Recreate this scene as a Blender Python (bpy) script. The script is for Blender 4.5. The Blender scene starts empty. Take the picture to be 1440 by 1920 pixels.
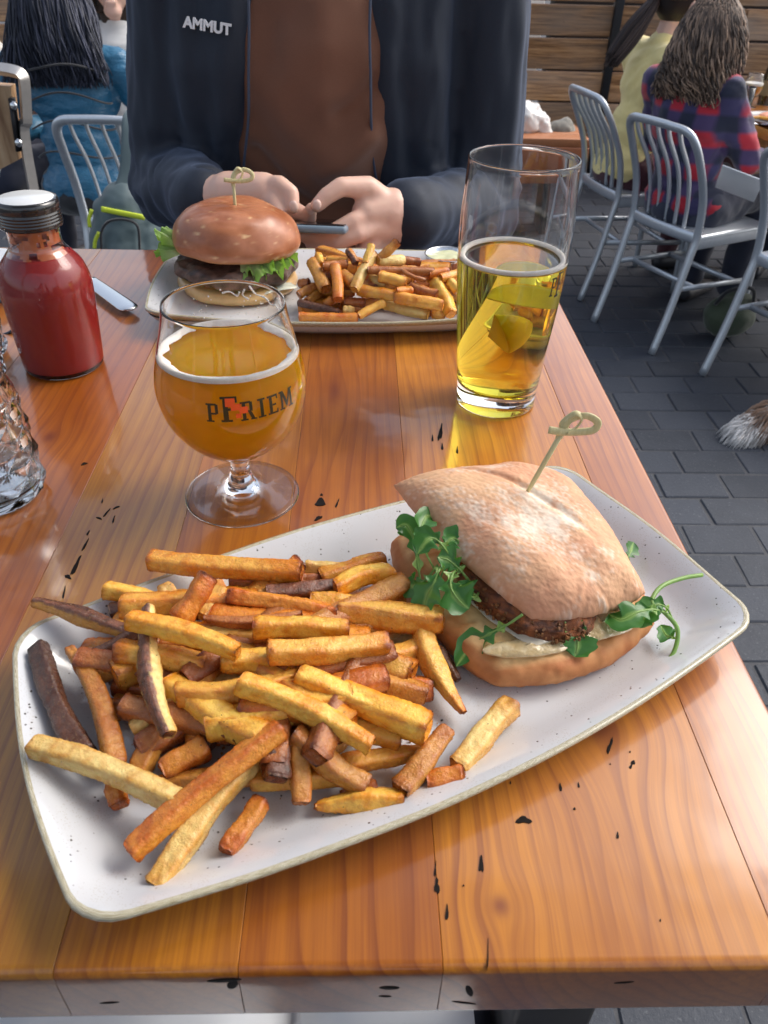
import bpy, bmesh, math, random
import numpy as np
from mathutils import Vector, Matrix, Euler

sc = bpy.context.scene
COL = sc.collection
random.seed(7)
R = math.radians

# ------------------------------------------------------------ camera, sky, sun, exposure
FPX, PITCH, ROLL, YAW, CAMH = 1484.45, 0.645663, 0.0306269, 0.0416472, 0.3237147
cp, sp = math.cos(PITCH), math.sin(PITCH)
_f = np.array([math.sin(YAW) * cp, math.cos(YAW) * cp, -sp])
_r = np.array([math.cos(YAW), -math.sin(YAW), 0.0])
_u = np.cross(_r, _f)
CR = _r * math.cos(ROLL) + _u * math.sin(ROLL)
CU = -_r * math.sin(ROLL) + _u * math.cos(ROLL)
CF = _f
CAM = np.array([0, 0, CAMH])
cam_d = bpy.data.cameras.new('camera')
cam = bpy.data.objects.new('camera', cam_d)
COL.objects.link(cam)
m = Matrix.Identity(4)
for i in range(3):
    m[i][0], m[i][1], m[i][2], m[i][3] = CR[i], CU[i], -CF[i], CAM[i]
cam.matrix_world = m
cam_d.sensor_fit = 'VERTICAL'
cam_d.sensor_height = 24.0
cam_d.lens = FPX / 1920 * 24.0
cam_d.clip_start = 0.02
cam_d.clip_end = 400
cam_d.dof.use_dof = True
cam_d.dof.focus_distance = 0.55
cam_d.dof.aperture_fstop = 14.0
sc.camera = cam

SUN_EL, SUN_AZ = 46.0, 68.0            # azimuth measured from +y towards +x
world = bpy.data.worlds.new('World')
sc.world = world
world.use_nodes = True
wn = world.node_tree
wn.nodes.clear()
sky = wn.nodes.new('ShaderNodeTexSky')
sky.sky_type = 'NISHITA'
sky.sun_disc = False
sky.sun_elevation = R(SUN_EL)
sky.sun_rotation = R(SUN_AZ)
sky.air_density = 1.0
sky.dust_density = 4.0
hs = wn.nodes.new('ShaderNodeHueSaturation')
hs.inputs['Saturation'].default_value = 0.6
bg = wn.nodes.new('ShaderNodeBackground')
bg.inputs['Strength'].default_value = 0.15
wo = wn.nodes.new('ShaderNodeOutputWorld')
wn.links.new(sky.outputs[0], hs.inputs['Color'])
wn.links.new(hs.outputs[0], bg.inputs['Color'])
wn.links.new(bg.outputs[0], wo.inputs['Surface'])
sun_d = bpy.data.lights.new('sun', 'SUN')
sun_d.energy = 0.8
sun_d.angle = R(35)
sun_d.color = (1.0, 0.96, 0.9)
sun = bpy.data.objects.new('sun', sun_d)
COL.objects.link(sun)
sdir = Vector((math.sin(R(SUN_AZ)) * math.cos(R(SUN_EL)), math.cos(R(SUN_AZ)) * math.cos(R(SUN_EL)), math.sin(R(SUN_EL))))
sun.rotation_euler = sdir.to_track_quat('Z', 'Y').to_euler()
sun.location = (2, 4, 6)
sc.view_settings.view_transform = 'Standard'
sc.view_settings.look = 'None'
sc.view_settings.gamma = 1.0
sc.view_settings.exposure = 0.85
sc.cycles.max_bounces = 14
sc.cycles.transmission_bounces = 12
sc.cycles.transparent_max_bounces = 12
sc.cycles.use_denoising = True

# ------------------------------------------------------------ pixel helpers (photo pixels, 1440 x 1920)
def ray(px, py):
    return CF + CR * (px - 720) / FPX - CU * (py - 960) / FPX
def PZ(px, py, z=0.0):                  # where the ray meets the level z
    d = ray(px, py)
    return CAM + d * ((z - CAMH) / d[2])
def PY(px, py, Y):                      # where the ray meets the upright plane y = Y
    d = ray(px, py)
    return CAM + d * (Y / d[1])
def proj(X):
    v = np.asarray(X) - CAM
    w = v @ CF
    return 720 + FPX * (v @ CR) / w, 960 - FPX * (v @ CU) / w

# ------------------------------------------------------------ colour, noise
def srgb(r, g, b):
    o = []
    for c in (r, g, b):
        c = c / 255.0
        o.append(c / 12.92 if c <= 0.04045 else ((c + 0.055) / 1.055) ** 2.4)
    return tuple(o)
def _hash(ix, iy, iz, s):
    h = (ix.astype(np.int64) * 374761393 + iy.astype(np.int64) * 668265263 + iz.astype(np.int64) * 2147483647 + s * 974634777) & 0xffffffff
    h = ((h ^ (h >> 13)) * 1274126177) & 0xffffffff
    h = h ^ (h >> 16)
    return (h & 0xffffff) / float(0xffffff)
def vnoise(P, s=0):
    P = np.asarray(P, float)
    i = np.floor(P).astype(np.int64)
    f = P - i
    f = f * f * (3 - 2 * f)
    r = 0
    for dx in (0, 1):
        for dy in (0, 1):
            for dz in (0, 1):
                w = (f[:, 0] if dx else 1 - f[:, 0]) * (f[:, 1] if dy else 1 - f[:, 1]) * (f[:, 2] if dz else 1 - f[:, 2])
                r = r + w * _hash(i[:, 0] + dx, i[:, 1] + dy, i[:, 2] + dz, s)
    return r * 2 - 1
def fbm(P, o=3, s=0):
    P = np.asarray(P, float)
    r, a = 0, 1.0
    for k in range(o):
        r = r + a * vnoise(P * (2 ** k) + 17.3 * k, s + k)
        a *= 0.5
    return r

# ------------------------------------------------------------ shapes -> (V, F)
def quads(nu, nv, cu=False, cv=False):
    F = []
    for i in range(nu if cu else nu - 1):
        for j in range(nv if cv else nv - 1):
            F.append((i * nv + j, ((i + 1) % nu) * nv + j, ((i + 1) % nu) * nv + (j + 1) % nv, i * nv + (j + 1) % nv))
    return F
def join(*parts):
    V, F, n = [], [], 0
    for v, f in parts:
        V.append(np.asarray(v, float))
        F += [tuple(int(a) + n for a in q) for q in f]
        n += len(v)
    return np.vstack(V), F
def lathe(prof, seg=48, c=(0, 0, 0), closed=False):
    n = len(prof)
    V = []
    for r, z in prof:
        for k in range(seg):
            a = 2 * math.pi * k / seg
            V.append((c[0] + r * math.cos(a), c[1] + r * math.sin(a), c[2] + z))
    F = []
    for i in range(n if closed else n - 1):
        for k in range(seg):
            j = (i + 1) % n
            F.append((i * seg + k, i * seg + (k + 1) % seg, j * seg + (k + 1) % seg, j * seg + k))
    return np.array(V), F
def smooth_prof(pts, n=6):
    P = [np.array(p, float) for p in pts]
    P = [2 * P[0] - P[1]] + P + [2 * P[-1] - P[-2]]
    out = []
    for i in range(1, len(P) - 2):
        for k in range(n):
            t = k / n
            out.append(tuple(0.5 * ((2 * P[i]) + (-P[i - 1] + P[i + 1]) * t + (2 * P[i - 1] - 5 * P[i] + 4 * P[i + 1] - P[i + 2]) * t * t + (-P[i - 1] + 3 * P[i] - 3 * P[i + 1] + P[i + 2]) * t ** 3)))
    out.append(tuple(P[-2]))
    return out
def tube(pts, rad, seg=10, cap=True, sx=1.0, sy=1.0, up=None):
    pts = [np.array(p, float) for p in pts]
    n = len(pts)
    if not hasattr(rad, '__len__'):
        rad = [rad] * n
    T = []
    for i in range(n):
        t = pts[min(i + 1, n - 1)] - pts[max(i - 1, 0)]
        T.append(t / (np.linalg.norm(t) + 1e-12))
    a = np.array(up, float) if up is not None else (np.array([0, 0, 1.0]) if abs(T[0][2]) < 0.9 else np.array([1.0, 0, 0]))
    V, F = [], []
    for i in range(n):
        a = a - T[i] * (a @ T[i])
        a = a / (np.linalg.norm(a) + 1e-12)
        b = np.cross(T[i], a)
        for k in range(seg):
            w = 2 * math.pi * k / seg
            V.append(pts[i] + rad[i] * (sx * math.cos(w) * a + sy * math.sin(w) * b))
    for i in range(n - 1):
        for k in range(seg):
            F.append((i * seg + k, i * seg + (k + 1) % seg, (i + 1) * seg + (k + 1) % seg, (i + 1) * seg + k))
    if cap:
        F.append(tuple(range(seg))[::-1])
        F.append(tuple((n - 1) * seg + k for k in range(seg)))
    return np.array(V), F
def spline(pts, n=8):
    return [np.array(p) for p in smooth_prof(pts, n)]
def capsule(a, b, ra, rb, seg=14):
    a, b = np.array(a, float), np.array(b, float)
    d = b - a
    L = np.linalg.norm(d)
    t = d / (L + 1e-9) if L > 1e-6 else np.array([0, 0, 1.0])
    pts, rr = [], []
    for k in range(1, 6):
        w = math.pi / 2 * k / 6
        pts.append(a - t * ra * math.cos(w)); rr.append(ra * math.sin(w))
    pts.append(a); rr.append(ra)
    pts.append(b if L > 1e-6 else a + t * 1e-5); rr.append(rb)
    for k in range(5, 0, -1):
        w = math.pi / 2 * k / 6
        pts.append(b + t * rb * math.cos(w)); rr.append(rb * math.sin(w))
    return tube(pts, rr, seg)
def chain(pts, rad, seg=14):
    return join(*[capsule(pts[i], pts[i + 1], rad[i], rad[i + 1], seg) for i in range(len(pts) - 1)])
def ell(c, r, rot=(0, 0, 0), seg=20):
    V = []
    for i in range(seg // 2 + 1):
        th = math.pi * min(max(i / (seg // 2), 0.01), 0.99)
        for k in range(seg):
            ph = 2 * math.pi * k / seg
            V.append((math.sin(th) * math.cos(ph), math.sin(th) * math.sin(ph), math.cos(th)))
    V = np.array(V) * np.array(r)
    M = np.array(Euler(rot).to_matrix())
    V = V @ M.T + np.array(c)
    F = quads(seg // 2 + 1, seg, False, True)
    F = [q[::-1] for q in F]
    n = seg // 2
    F.append(tuple(range(seg))); F.append(tuple(n * seg + k for k in range(seg))[::-1])
    return V, F
def box(c, s, rot=(0, 0, 0), bev=0.0, seg=2):
    bm = bmesh.new()
    bmesh.ops.create_cube(bm, size=1)
    for v in bm.verts:
        v.co = Vector((v.co.x * s[0], v.co.y * s[1], v.co.z * s[2]))
    if bev > 0:
        bmesh.ops.bevel(bm, geom=list(bm.edges), offset=bev, segments=seg, affect='EDGES', profile=0.5)
    M = np.array(Euler(rot).to_matrix())
    bm.verts.index_update()
    V = np.array([v.co[:] for v in bm.verts]) @ M.T + np.array(c)
    F = [tuple(v.index for v in f.verts) for f in bm.faces]
    bm.free()
    return V, F
def fuse(parts, voxel, smooth=4):
    V, F = join(*parts)
    me = bpy.data.meshes.new('tmp')
    me.from_pydata([tuple(v) for v in V], [], F)
    o = bpy.data.objects.new('tmp', me)
    COL.objects.link(o)
    md = o.modifiers.new('r', 'REMESH'); md.mode = 'VOXEL'; md.voxel_size = voxel
    ms = o.modifiers.new('s', 'SMOOTH'); ms.iterations = smooth; ms.factor = 0.5
    dg = bpy.context.evaluated_depsgraph_get()
    ev = o.evaluated_get(dg).to_mesh()
    n = len(ev.vertices)
    co = np.zeros(n * 3); ev.vertices.foreach_get('co', co)
    no = np.zeros(n * 3); ev.vertices.foreach_get('normal', no)
    F = [tuple(p.vertices) for p in ev.polygons]
    bpy.data.objects.remove(o); bpy.data.meshes.remove(me)
    return co.reshape(-1, 3), F, no.reshape(-1, 3)
def vnormals(V, F):
    N = np.zeros_like(V)
    Q = np.array([f[:4] if len(f) >= 4 else (f[0], f[1], f[2], f[2]) for f in F])
    n = np.cross(V[Q[:, 2]] - V[Q[:, 0]], V[Q[:, 3]] - V[Q[:, 1]])
    for k in range(4):
        np.add.at(N, Q[:, k], n)
    return N / (np.linalg.norm(N, axis=1, keepdims=True) + 1e-12)

# ------------------------------------------------------------ objects
ROOT = {}
def tag(o, label=None, cat=None, group=None, kind=None):
    if label: o['label'] = label
    if cat: o['category'] = cat
    if group: o['group'] = group
    if kind: o['kind'] = kind
    return o
def thing(name, label, cat, loc=(0, 0, 0), group=None, rotz=0.0, kind=None):
    o = bpy.data.objects.new(name, None)
    COL.objects.link(o)
    o.empty_display_size = 0.02
    o.location = loc
    o.rotation_euler = (0, 0, rotz)
    ROOT[o.name] = np.array(loc, float)
    return tag(o, label, cat, group, kind)
def obj(name, VF, mat, parent=None, loc=None, col=None, smooth=True, local=False, uv=None):
    V, F = np.array(VF[0], float), VF[1]
    off = np.zeros(3)
    if parent is not None:
        off = ROOT.get(parent.name, np.zeros(3))
        if not local:
            V = V - off
    elif loc is not None:
        off = np.array(loc, float)
        V = V - off
    me = bpy.data.meshes.new(name)
    me.from_pydata(V.tolist(), [], [tuple(int(a) for a in f) for f in F])
    if col is not None:
        ca = me.color_attributes.new('Col', 'FLOAT_COLOR', 'POINT')
        c4 = np.ones((len(V), 4)); c4[:, :col.shape[1]] = col
        ca.data.foreach_set('color', c4.ravel())
    if smooth:
        me.polygons.foreach_set('use_smooth', [True] * len(me.polygons))
    me.update()
    o = bpy.data.objects.new(name, me)
    COL.objects.link(o)
    if mat is not None:
        me.materials.append(mat)
    if parent is not None:
        o.parent = parent
    elif loc is not None:
        o.location = loc
    ROOT[o.name] = off
    return o
def single(name, label, cat, VF, mat, loc, group=None, kind=None, **k):
    return tag(obj(name, VF, mat, None, loc, **k), label, cat, group, kind)
def dup(root, loc, rotz, label, group=None):
    r = root.copy(); COL.objects.link(r)
    r.location = loc; r.rotation_euler = (0, 0, rotz)
    r['label'] = label
    if group: r['group'] = group
    for ch in list(root.children):
        c = ch.copy(); COL.objects.link(c); c.parent = r
        for g in list(ch.children):
            d = g.copy(); COL.objects.link(d); d.parent = c
    return r

# ------------------------------------------------------------ materials
class G:
    def __init__(s, name):
        s.m = bpy.data.materials.new(name); s.m.use_nodes = True
        s.t = s.m.node_tree; s.t.nodes.clear()
        s.out = s.t.nodes.new('ShaderNodeOutputMaterial')
        s._c = None
    def n(s, t, **k):
        x = s.t.nodes.new(t)
        for a, b in k.items(): setattr(x, a, b)
        return x
    def put(s, sock, v):
        if v is None: return
        if isinstance(v, bpy.types.NodeSocket): s.t.links.new(v, sock)
        elif isinstance(v, (tuple, list)):
            v = tuple(v)
            if sock.type == 'RGBA' and len(v) == 3: v = v + (1,)
            sock.default_value = v
        else: sock.default_value = v
    def coord(s, w='Object'):
        if s._c is None: s._c = s.n('ShaderNodeTexCoord')
        return s._c.outputs[w]
    def mapc(s, v, scale=(1, 1, 1), loc=(0, 0, 0), rot=(0, 0, 0)):
        x = s.n('ShaderNodeMapping'); s.put(x.inputs['Vector'], v)
        x.inputs['Scale'].default_value = scale; x.inputs['Rotation'].default_value = rot
        s.put(x.inputs['Location'], loc)
        return x.outputs[0]
    def rand(s):
        return s.n('ShaderNodeObjectInfo').outputs['Random']
    def jit(s, v, k=37.0):               # shift coordinates by the object's random number
        x = s.n('ShaderNodeVectorMath', operation='ADD'); s.put(x.inputs[0], v)
        y = s.math('MULTIPLY', s.rand(), k)
        z = s.n('ShaderNodeCombineXYZ')
        for i in range(3): s.put(z.inputs[i], y)
        s.put(x.inputs[1], z.outputs[0])
        return x.outputs[0]
    def noise(s, v, scale, det=4, rough=0.55, dist=0.0):
        x = s.n('ShaderNodeTexNoise'); s.put(x.inputs['Vector'], v)
        x.inputs['Scale'].default_value = scale; x.inputs['Detail'].default_value = det
        x.inputs['Roughness'].default_value = rough; x.inputs['Distortion'].default_value = dist
        return x.outputs['Fac']
    def voro(s, v, scale, feat='F1'):
        x = s.n('ShaderNodeTexVoronoi', feature=feat); s.put(x.inputs['Vector'], v)
        x.inputs['Scale'].default_value = scale
        return x.outputs['Distance']
    def math(s, op, a, b=0.0, c=0.0, clamp=False):
        x = s.n('ShaderNodeMath', operation=op, use_clamp=clamp)
        s.put(x.inputs[0], a); s.put(x.inputs[1], b); s.put(x.inputs[2], c)
        return x.outputs[0]
    def sep(s, v):
        x = s.n('ShaderNodeSeparateXYZ'); s.put(x.inputs[0], v)
        return x.outputs
    def comb(s, a, b, c):
        x = s.n('ShaderNodeCombineXYZ')
        for i, q in enumerate((a, b, c)): s.put(x.inputs[i], q)
        return x.outputs[0]
    def ramp(s, f, stops, interp='LINEAR'):
        x = s.n('ShaderNodeValToRGB'); s.put(x.inputs[0], f)
        r = x.color_ramp; r.interpolation = interp
        while len(r.elements) < len(stops): r.elements.new(0.5)
        for e, (p, c) in zip(r.elements, stops):
            e.position = p
            e.color = (c, c, c, 1) if not hasattr(c, '__len__') else tuple(c) + (1,)
        return x.outputs[0]
    def mix(s, f, a, b, mode='MIX'):
        x = s.n('ShaderNodeMix', data_type='RGBA', blend_type=mode)
        s.put(x.inputs[0], f); s.put(x.inputs[6], a); s.put(x.inputs[7], b)
        return x.outputs[2]
    def attr(s, n='Col'):
        return s.n('ShaderNodeAttribute', attribute_name=n).outputs['Color']
    def bump(s, h, st=0.3, d=0.001, nrm=None):
        x = s.n('ShaderNodeBump'); s.put(x.inputs['Height'], h)
        x.inputs['Strength'].default_value = st; x.inputs['Distance'].default_value = d
        s.put(x.inputs['Normal'], nrm)
        return x.outputs[0]
    def P(s, **k):
        x = s.n('ShaderNodeBsdfPrincipled')
        names = dict(color='Base Color', rough='Roughness', metal='Metallic', ior='IOR', normal='Normal', trans='Transmission Weight',
                     coat='Coat Weight', coatr='Coat Roughness', spec='Specular IOR Level', sss='Subsurface Weight', sssr='Subsurface Radius',
                     ssss='Subsurface Scale', sheen='Sheen Weight', sheenr='Sheen Roughness', coatn='Coat Normal', sheent='Sheen Tint')
        for a, b in k.items(): s.put(x.inputs[names[a]], b)
        return x.outputs[0]
    def done(s, sh):
        s.t.links.new(sh, s.out.inputs['Surface'])
        return s.m
def plain(name, color, rough=0.5, var=0.15, scale=40, bump=0.0, bscale=200, bd=0.0005, **k):
    g = G(name)
    v = g.jit(g.coord())
    n = g.noise(v, scale)
    c = g.mix(n, tuple(x * (1 - var) for x in color), tuple(min(1, x * (1 + var)) for x in color))
    if bump: k['normal'] = g.bump(g.noise(v, bscale), bump, bd)
    return g.done(g.P(color=c, rough=rough, **k))
def glassmat(name, color=(1, 1, 1), rough=0.0, ior=1.45):
    g = G(name)
    return g.done(g.P(color=color, rough=rough, ior=ior, trans=1.0))

FLOOR = -1.08
# ------------------------------------------------------------ setting materials
def m_brick():
    g = G('dark_paver'); v = g.jit(g.coord())
    c = g.mix(g.ramp(g.rand(), [(0, 0), (1, 1)]), (0.010, 0.015, 0.025), (0.028, 0.036, 0.053))
    c = g.mix(g.math('MULTIPLY', g.noise(v, 14, 5), 0.5), c, (0.06, 0.07, 0.09))
    c = g.mix(g.ramp(g.noise(v, 150, 3), [(0.62, 0), (0.75, 0.6)]), c, (0.16, 0.17, 0.18))
    return g.done(g.P(color=c, rough=0.62, normal=g.bump(g.noise(v, 90, 6, 0.7), 0.6, 0.003)))
def m_ground():
    g = G('joint_sand'); v = g.coord()
    return g.done(g.P(color=g.mix(g.noise(v, 60), (0.035, 0.038, 0.045), (0.12, 0.12, 0.125)), rough=0.95, normal=g.bump(g.noise(v, 400), 0.6, 0.002)))
def m_plank():
    g = G('weathered_plank'); v = g.jit(g.coord())
    st = g.mapc(v, (1.2, 10, 22))
    n1 = g.noise(st, 3.2, 8, 0.65, 0.6)
    n2 = g.noise(g.mapc(v, (1.0, 1, 3)), 1.6, 3)
    c = g.ramp(n1, [(0.28, (0.04, 0.02, 0.011)), (0.42, (0.22, 0.11, 0.05)), (0.58, (0.42, 0.23, 0.115)), (0.78, (0.55, 0.36, 0.21))])
    c = g.mix(g.ramp(n2, [(0.35, 0.0), (0.7, 0.75)]), c, (0.21, 0.17, 0.14))
    hsn = g.n('ShaderNodeHueSaturation'); g.put(hsn.inputs['Color'], c)
    g.put(hsn.inputs['Value'], g.math('MULTIPLY_ADD', g.rand(), 0.8, 0.95))
    hsn.inputs['Saturation'].default_value = 1.1
    nails = g.ramp(g.voro(g.mapc(v, (1, 0.01, 1)), 9), [(0.03, 0.9), (0.07, 0)])
    c = g.mix(nails, hsn.outputs[0], (0.03, 0.02, 0.018))
    return g.done(g.P(color=c, rough=0.75, normal=g.bump(n1, 0.6, 0.006)))
M_BRICK, M_GROUND, M_PLANK = m_brick(), m_ground(), m_plank()
M_BLACKSTEEL = plain('black_steel', (0.025, 0.025, 0.028), 0.45, metal=0.6)

# ------------------------------------------------------------ ground with single pavers
g0 = obj('ground', (np.array([(-60, -30, 0), (60, -30, 0), (60, 60, 0), (-60, 60, 0)]) + np.array([0, 0, FLOOR - 0.004]), [(0, 1, 2, 3)]), M_GROUND)
tag(g0, 'dark grey paved patio ground', None, None, 'structure')
BX, BY = 0.208, 0.134
cand = []
for j in range(-4, 49):
    for i in range(-16, 34):
        x = i * BX + (BX * 0.5 if j % 2 else 0) + 0.11; y = j * BY
        w = (np.array([x, y, FLOOR]) - CAM) @ CF
        if w < 0.3: continue
        px, py = proj((x, y, FLOOR))
        if -900 < px < 2600 and 60 < py < 2700:
            tx, ty = proj((x, y, FLOOR))
            # pavers whose line of sight is blocked by the table are left to the joined sheet
            h = PZ(px, py, 0)
            hid = (-0.5 < h[0] < 0.17 and 0.18 < h[1] < 0.9) or not (-60 < px < 1500 and 100 < py < 1990)
            cand.append((hid, math.hypot(x, y), x, y))
cand.sort()
bm0 = box((0, 0, -0.02), (BX - 0.007, BY - 0.007, 0.04), bev=0.004, seg=1)
def brickmesh(k):
    V = bm0[0].copy(); V[:, :2] += 0.0025 * np.column_stack([vnoise(V * 40 + k, 3), vnoise(V * 40 + k, 5)])
    return V
shared = []
rest = []
for n, (hid, d, x, y) in enumerate(cand):
    dz = random.uniform(-0.0022, 0.0022); rz = random.uniform(-0.012, 0.012)
    if n < 290:
        if len(shared) < 12:
            o = obj('paver', (brickmesh(n), bm0[1]), M_BRICK, None, (0, 0, 0), smooth=False); shared.append(o.data)
        else:
            o = bpy.data.objects.new('paver', random.choice(shared)); COL.objects.link(o)
        o.parent = g0; o.location = (x, y, FLOOR + dz); o.rotation_euler = (random.uniform(-.006, .006), random.uniform(-.006, .006), rz)
    else:
        V = brickmesh(n) + np.array([x, y, FLOOR + dz]); rest.append((V, bm0[1]))
if rest:
    tag(obj('pavers_farther_off', join(*rest), M_BRICK, g0, smooth=False), kind='stuff')

# ------------------------------------------------------------ plank fence
FY = 5.6
fence = thing('plank_fence', 'tall fence of weathered brown horizontal planks behind the diners', 'fence', (0, FY, FLOOR))
PITCHZ = 0.178
zs0 = -0.246 - 0.0            # one gap lies at this level
edges = [-6.2, -3.85, -1.55, 1.545, 3.9, 6.2]
k0 = int(math.floor((zs0 - FLOOR) / PITCHZ))
for s in range(len(edges) - 1):
    xa, xb = edges[s] + 0.012, edges[s + 1] - 0.012
    for k in range(-k0 - 1, 4):
        z0 = zs0 + k * PITCHZ; z1 = z0 + PITCHZ
        if z1 < FLOOR + 0.05: continue
        z0 = max(z0, FLOOR + 0.02)
        cuts = [xa, xb] if (k + s) % 3 else [xa, (xa + xb) / 2 + random.uniform(-.4, .4), xb]
        for a, b in zip(cuts[:-1], cuts[1:]):
            gap = 0.009
            V, F = box(((a + b) / 2, FY + random.uniform(-0.004, 0.004), (z0 + z1) / 2), (b - a - 0.006, 0.045, z1 - z0 - gap * random.uniform(1.4, 2.2)), rot=(0, random.uniform(-.0012, .0012), 0), bev=0.004, seg=1)
            obj('plank', (V, F), M_PLANK, fence, smooth=False)
for x in edges:
    obj('post', box((x, FY - 0.03, FLOOR + 0.79), (0.05, 0.06, 1.58), bev=0.004), M_BLACKSTEEL, fence)
single('rendered_wall', 'pale rendered wall seen as bright slits through the plank fence', 'wall',
       box((0.55, 7.2, FLOOR + .72), (1.7, 0.2, 1.44), bev=0.01), plain('pale_render', (0.85, 0.84, 0.78), 0.9), (0.55, 7.2, FLOOR))
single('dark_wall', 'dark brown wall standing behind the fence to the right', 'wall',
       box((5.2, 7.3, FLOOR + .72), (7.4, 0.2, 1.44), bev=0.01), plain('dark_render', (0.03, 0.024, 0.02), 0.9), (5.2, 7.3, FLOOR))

# ------------------------------------------------------------ dining table
def m_pine():
    g = G('varnished_pine'); v = g.coord(); x, y, z = g.sep(v)
    rnd = g.rand()
    tint = g.attr()
    # knots bend the grain around them
    u = x
    kd = None
    for kx, ky, a, sx, sy in ((0.122 + .17, 0.250 - .54, 0.85, 0.020, 0.020), (0.0595 + .17, 0.161 - .54, 0.8, 0.0075, 0.0085), (-0.235 + .17, 0.522 - .54, 0.7, 0.010, 0.016), (-.02 + .17, .60 - .54, .6, .012, .05)):
        dx = g.math('SUBTRACT', x, kx); dy = g.math('SUBTRACT', y, ky)
        q = g.math('ADD', g.math('POWER', g.math('ABSOLUTE', g.math('DIVIDE', dx, sx)), 2.0), g.math('POWER', g.math('ABSOLUTE', g.math('DIVIDE', dy, sy)), 2.0))
        e = g.math('EXPONENT', g.math('MULTIPLY', q, -0.35))
        u = g.math('SUBTRACT', u, g.math('MULTIPLY', g.math('MULTIPLY', dx, e), a))
        kk = g.math('EXPONENT', g.math('MULTIPLY', q, -3.5))
        kd = kk if kd is None else g.math('ADD', kd, kk)
    off = g.math('MULTIPLY', rnd, 31.0)
    p = g.comb(g.math('ADD', u, off), g.math('ADD', y, off), z)
    low = g.noise(g.mapc(p, (9, 1.6, 9)), 1.0, 2, 0.5)
    wob = g.noise(g.mapc(p, (30, 6, 30)), 1.0, 2, 0.5)
    fr = g.math('MULTIPLY_ADD', rnd, 50.0, 62.0)
    ph = g.math('ADD', g.math('MULTIPLY', g.math('ADD', u, g.math('MULTIPLY', z, 0.8)), fr), g.math('ADD', g.math('MULTIPLY', low, 7.0), g.math('MULTIPLY', wob, 1.1)))
    saw = g.math('FRACT', ph)
    line = g.ramp(saw, [(0.0, 0.15), (0.55, 0.0), (0.86, 0.75), (0.94, 1.0), (1.0, 0.15)])
    fine = g.noise(g.mapc(p, (420, 6, 420)), 1.0, 4, 0.7)
    blot = g.noise(g.mapc(p, (14, 5, 14)), 1.0, 4, 0.6)
    c = g.mix(g.ramp(blot, [(0.3, 0.0), (0.75, 1.0)]), (0.54, 0.205, 0.011), (0.31, 0.086, 0.004))
    c = g.mix(g.math('MULTIPLY', line, g.ramp(g.noise(g.mapc(p, (13, 3, 13)), 1.0, 3, 0.6), [(0.3, 0.15), (0.68, 0.8)])), c, (0.17, 0.032, 0.003))
    c = g.mix(g.ramp(fine, [(0.40, 0.0), (0.72, 0.6)]), c, (0.22, 0.055, 0.008))
    c = g.mix(g.math('MULTIPLY', kd, 0.85, clamp=True), c, (0.16, 0.03, 0.006))
    c = g.mix(1.0, c, tint, 'MULTIPLY')
    scr = g.noise(g.mapc(v, (60, 12, 1), rot=(0, 0, 0.6)), 1.0, 5, 0.7)
    scr2 = g.noise(v, 9, 5, 0.7)
    cr = g.math('MULTIPLY_ADD', g.ramp(scr2, [(0.35, 0.0), (0.7, 1.0)]), 0.16, 0.05)
    cn = g.bump(g.math('ADD', g.math('MULTIPLY', g.noise(v, 16, 2), 0.8), g.math('MULTIPLY', scr, 0.03)), 0.25, 0.004)
    return g.done(g.P(color=c, rough=0.42, coat=1.0, coatr=cr, coatn=cn, normal=g.bump(fine, 0.1, 0.0004)))
M_PINE = m_pine()
TX = [-0.56, -0.43, -0.305, -0.19, -0.115, -0.045, 0.034, 0.169, 0.2145]
tints = [(0.9, .85, .8), (0.85, 0.8, 0.75), (0.78, 0.62, 0.55), (0.92, 1.12, 1.6), (0.95, 0.92, 0.8), (0.88, 0.74, 0.6), (1.15, 1.15, 1.1), (0.92, 0.78, 0.8)]
table = thing('dining_table', 'glossy orange pine plank table carrying the food', 'table', (-0.17, 0.54, FLOOR))
Y0, Y1, TH = 0.1365, 0.947, 0.041
def plank_bar(x0, x1, rl, rr):
    # section in y-z with rounded front and back, swept in x with a small arris on outer sides
    prof = []
    r = 0.0045
    def arc(cy, cz, a0, a1, rad, n=5):
        for k in range(n + 1):
            a = a0 + (a1 - a0) * k / n
            prof.append((cy + rad * math.cos(a), cz + rad * math.sin(a)))
    arc(Y0 + r, -r, math.pi, math.pi / 2, r); arc(Y1 - r, -r, math.pi / 2, 0, r)
    arc(Y1 - r, -TH + r, 0, -math.pi / 2, r); arc(Y0 + r, -TH + r, -math.pi / 2, -math.pi, r)
    cy, cz = (Y0 + Y1) / 2, -TH / 2
    xs = []
    for s, rad in ((0, rl), (1, rr)):
        n = 5 if rad > 0.001 else 1
        seq = []
        for k in range(n + 1):
            a = math.pi / 2 * k / n
            ins = rad * (1 - math.sin(a)); dx = rad * (1 - math.cos(a))
            seq.append((dx, ins))
        if s == 0: xs += [(x0 + dx, ins) for dx, ins in seq]
        else: xs += [(x1 - dx, ins) for dx, ins in seq[::-1]]
    V = []
    for x, ins in xs:
        for (py_, pz_) in prof:
            V.append((x, py_ + (ins if py_ < cy else -ins), pz_ + (ins if pz_ < cz else -ins)))
    n = len(prof)
    F = []
    for i in range(len(xs) - 1):
        for k in range(n):
            F.append((i * n + k, (i + 1) * n + k, (i + 1) * n + (k + 1) % n, i * n + (k + 1) % n))
    F.append(tuple(range(n))); F.append(tuple((len(xs) - 1) * n + k for k in range(n))[::-1])
    return np.array(V), F
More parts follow.
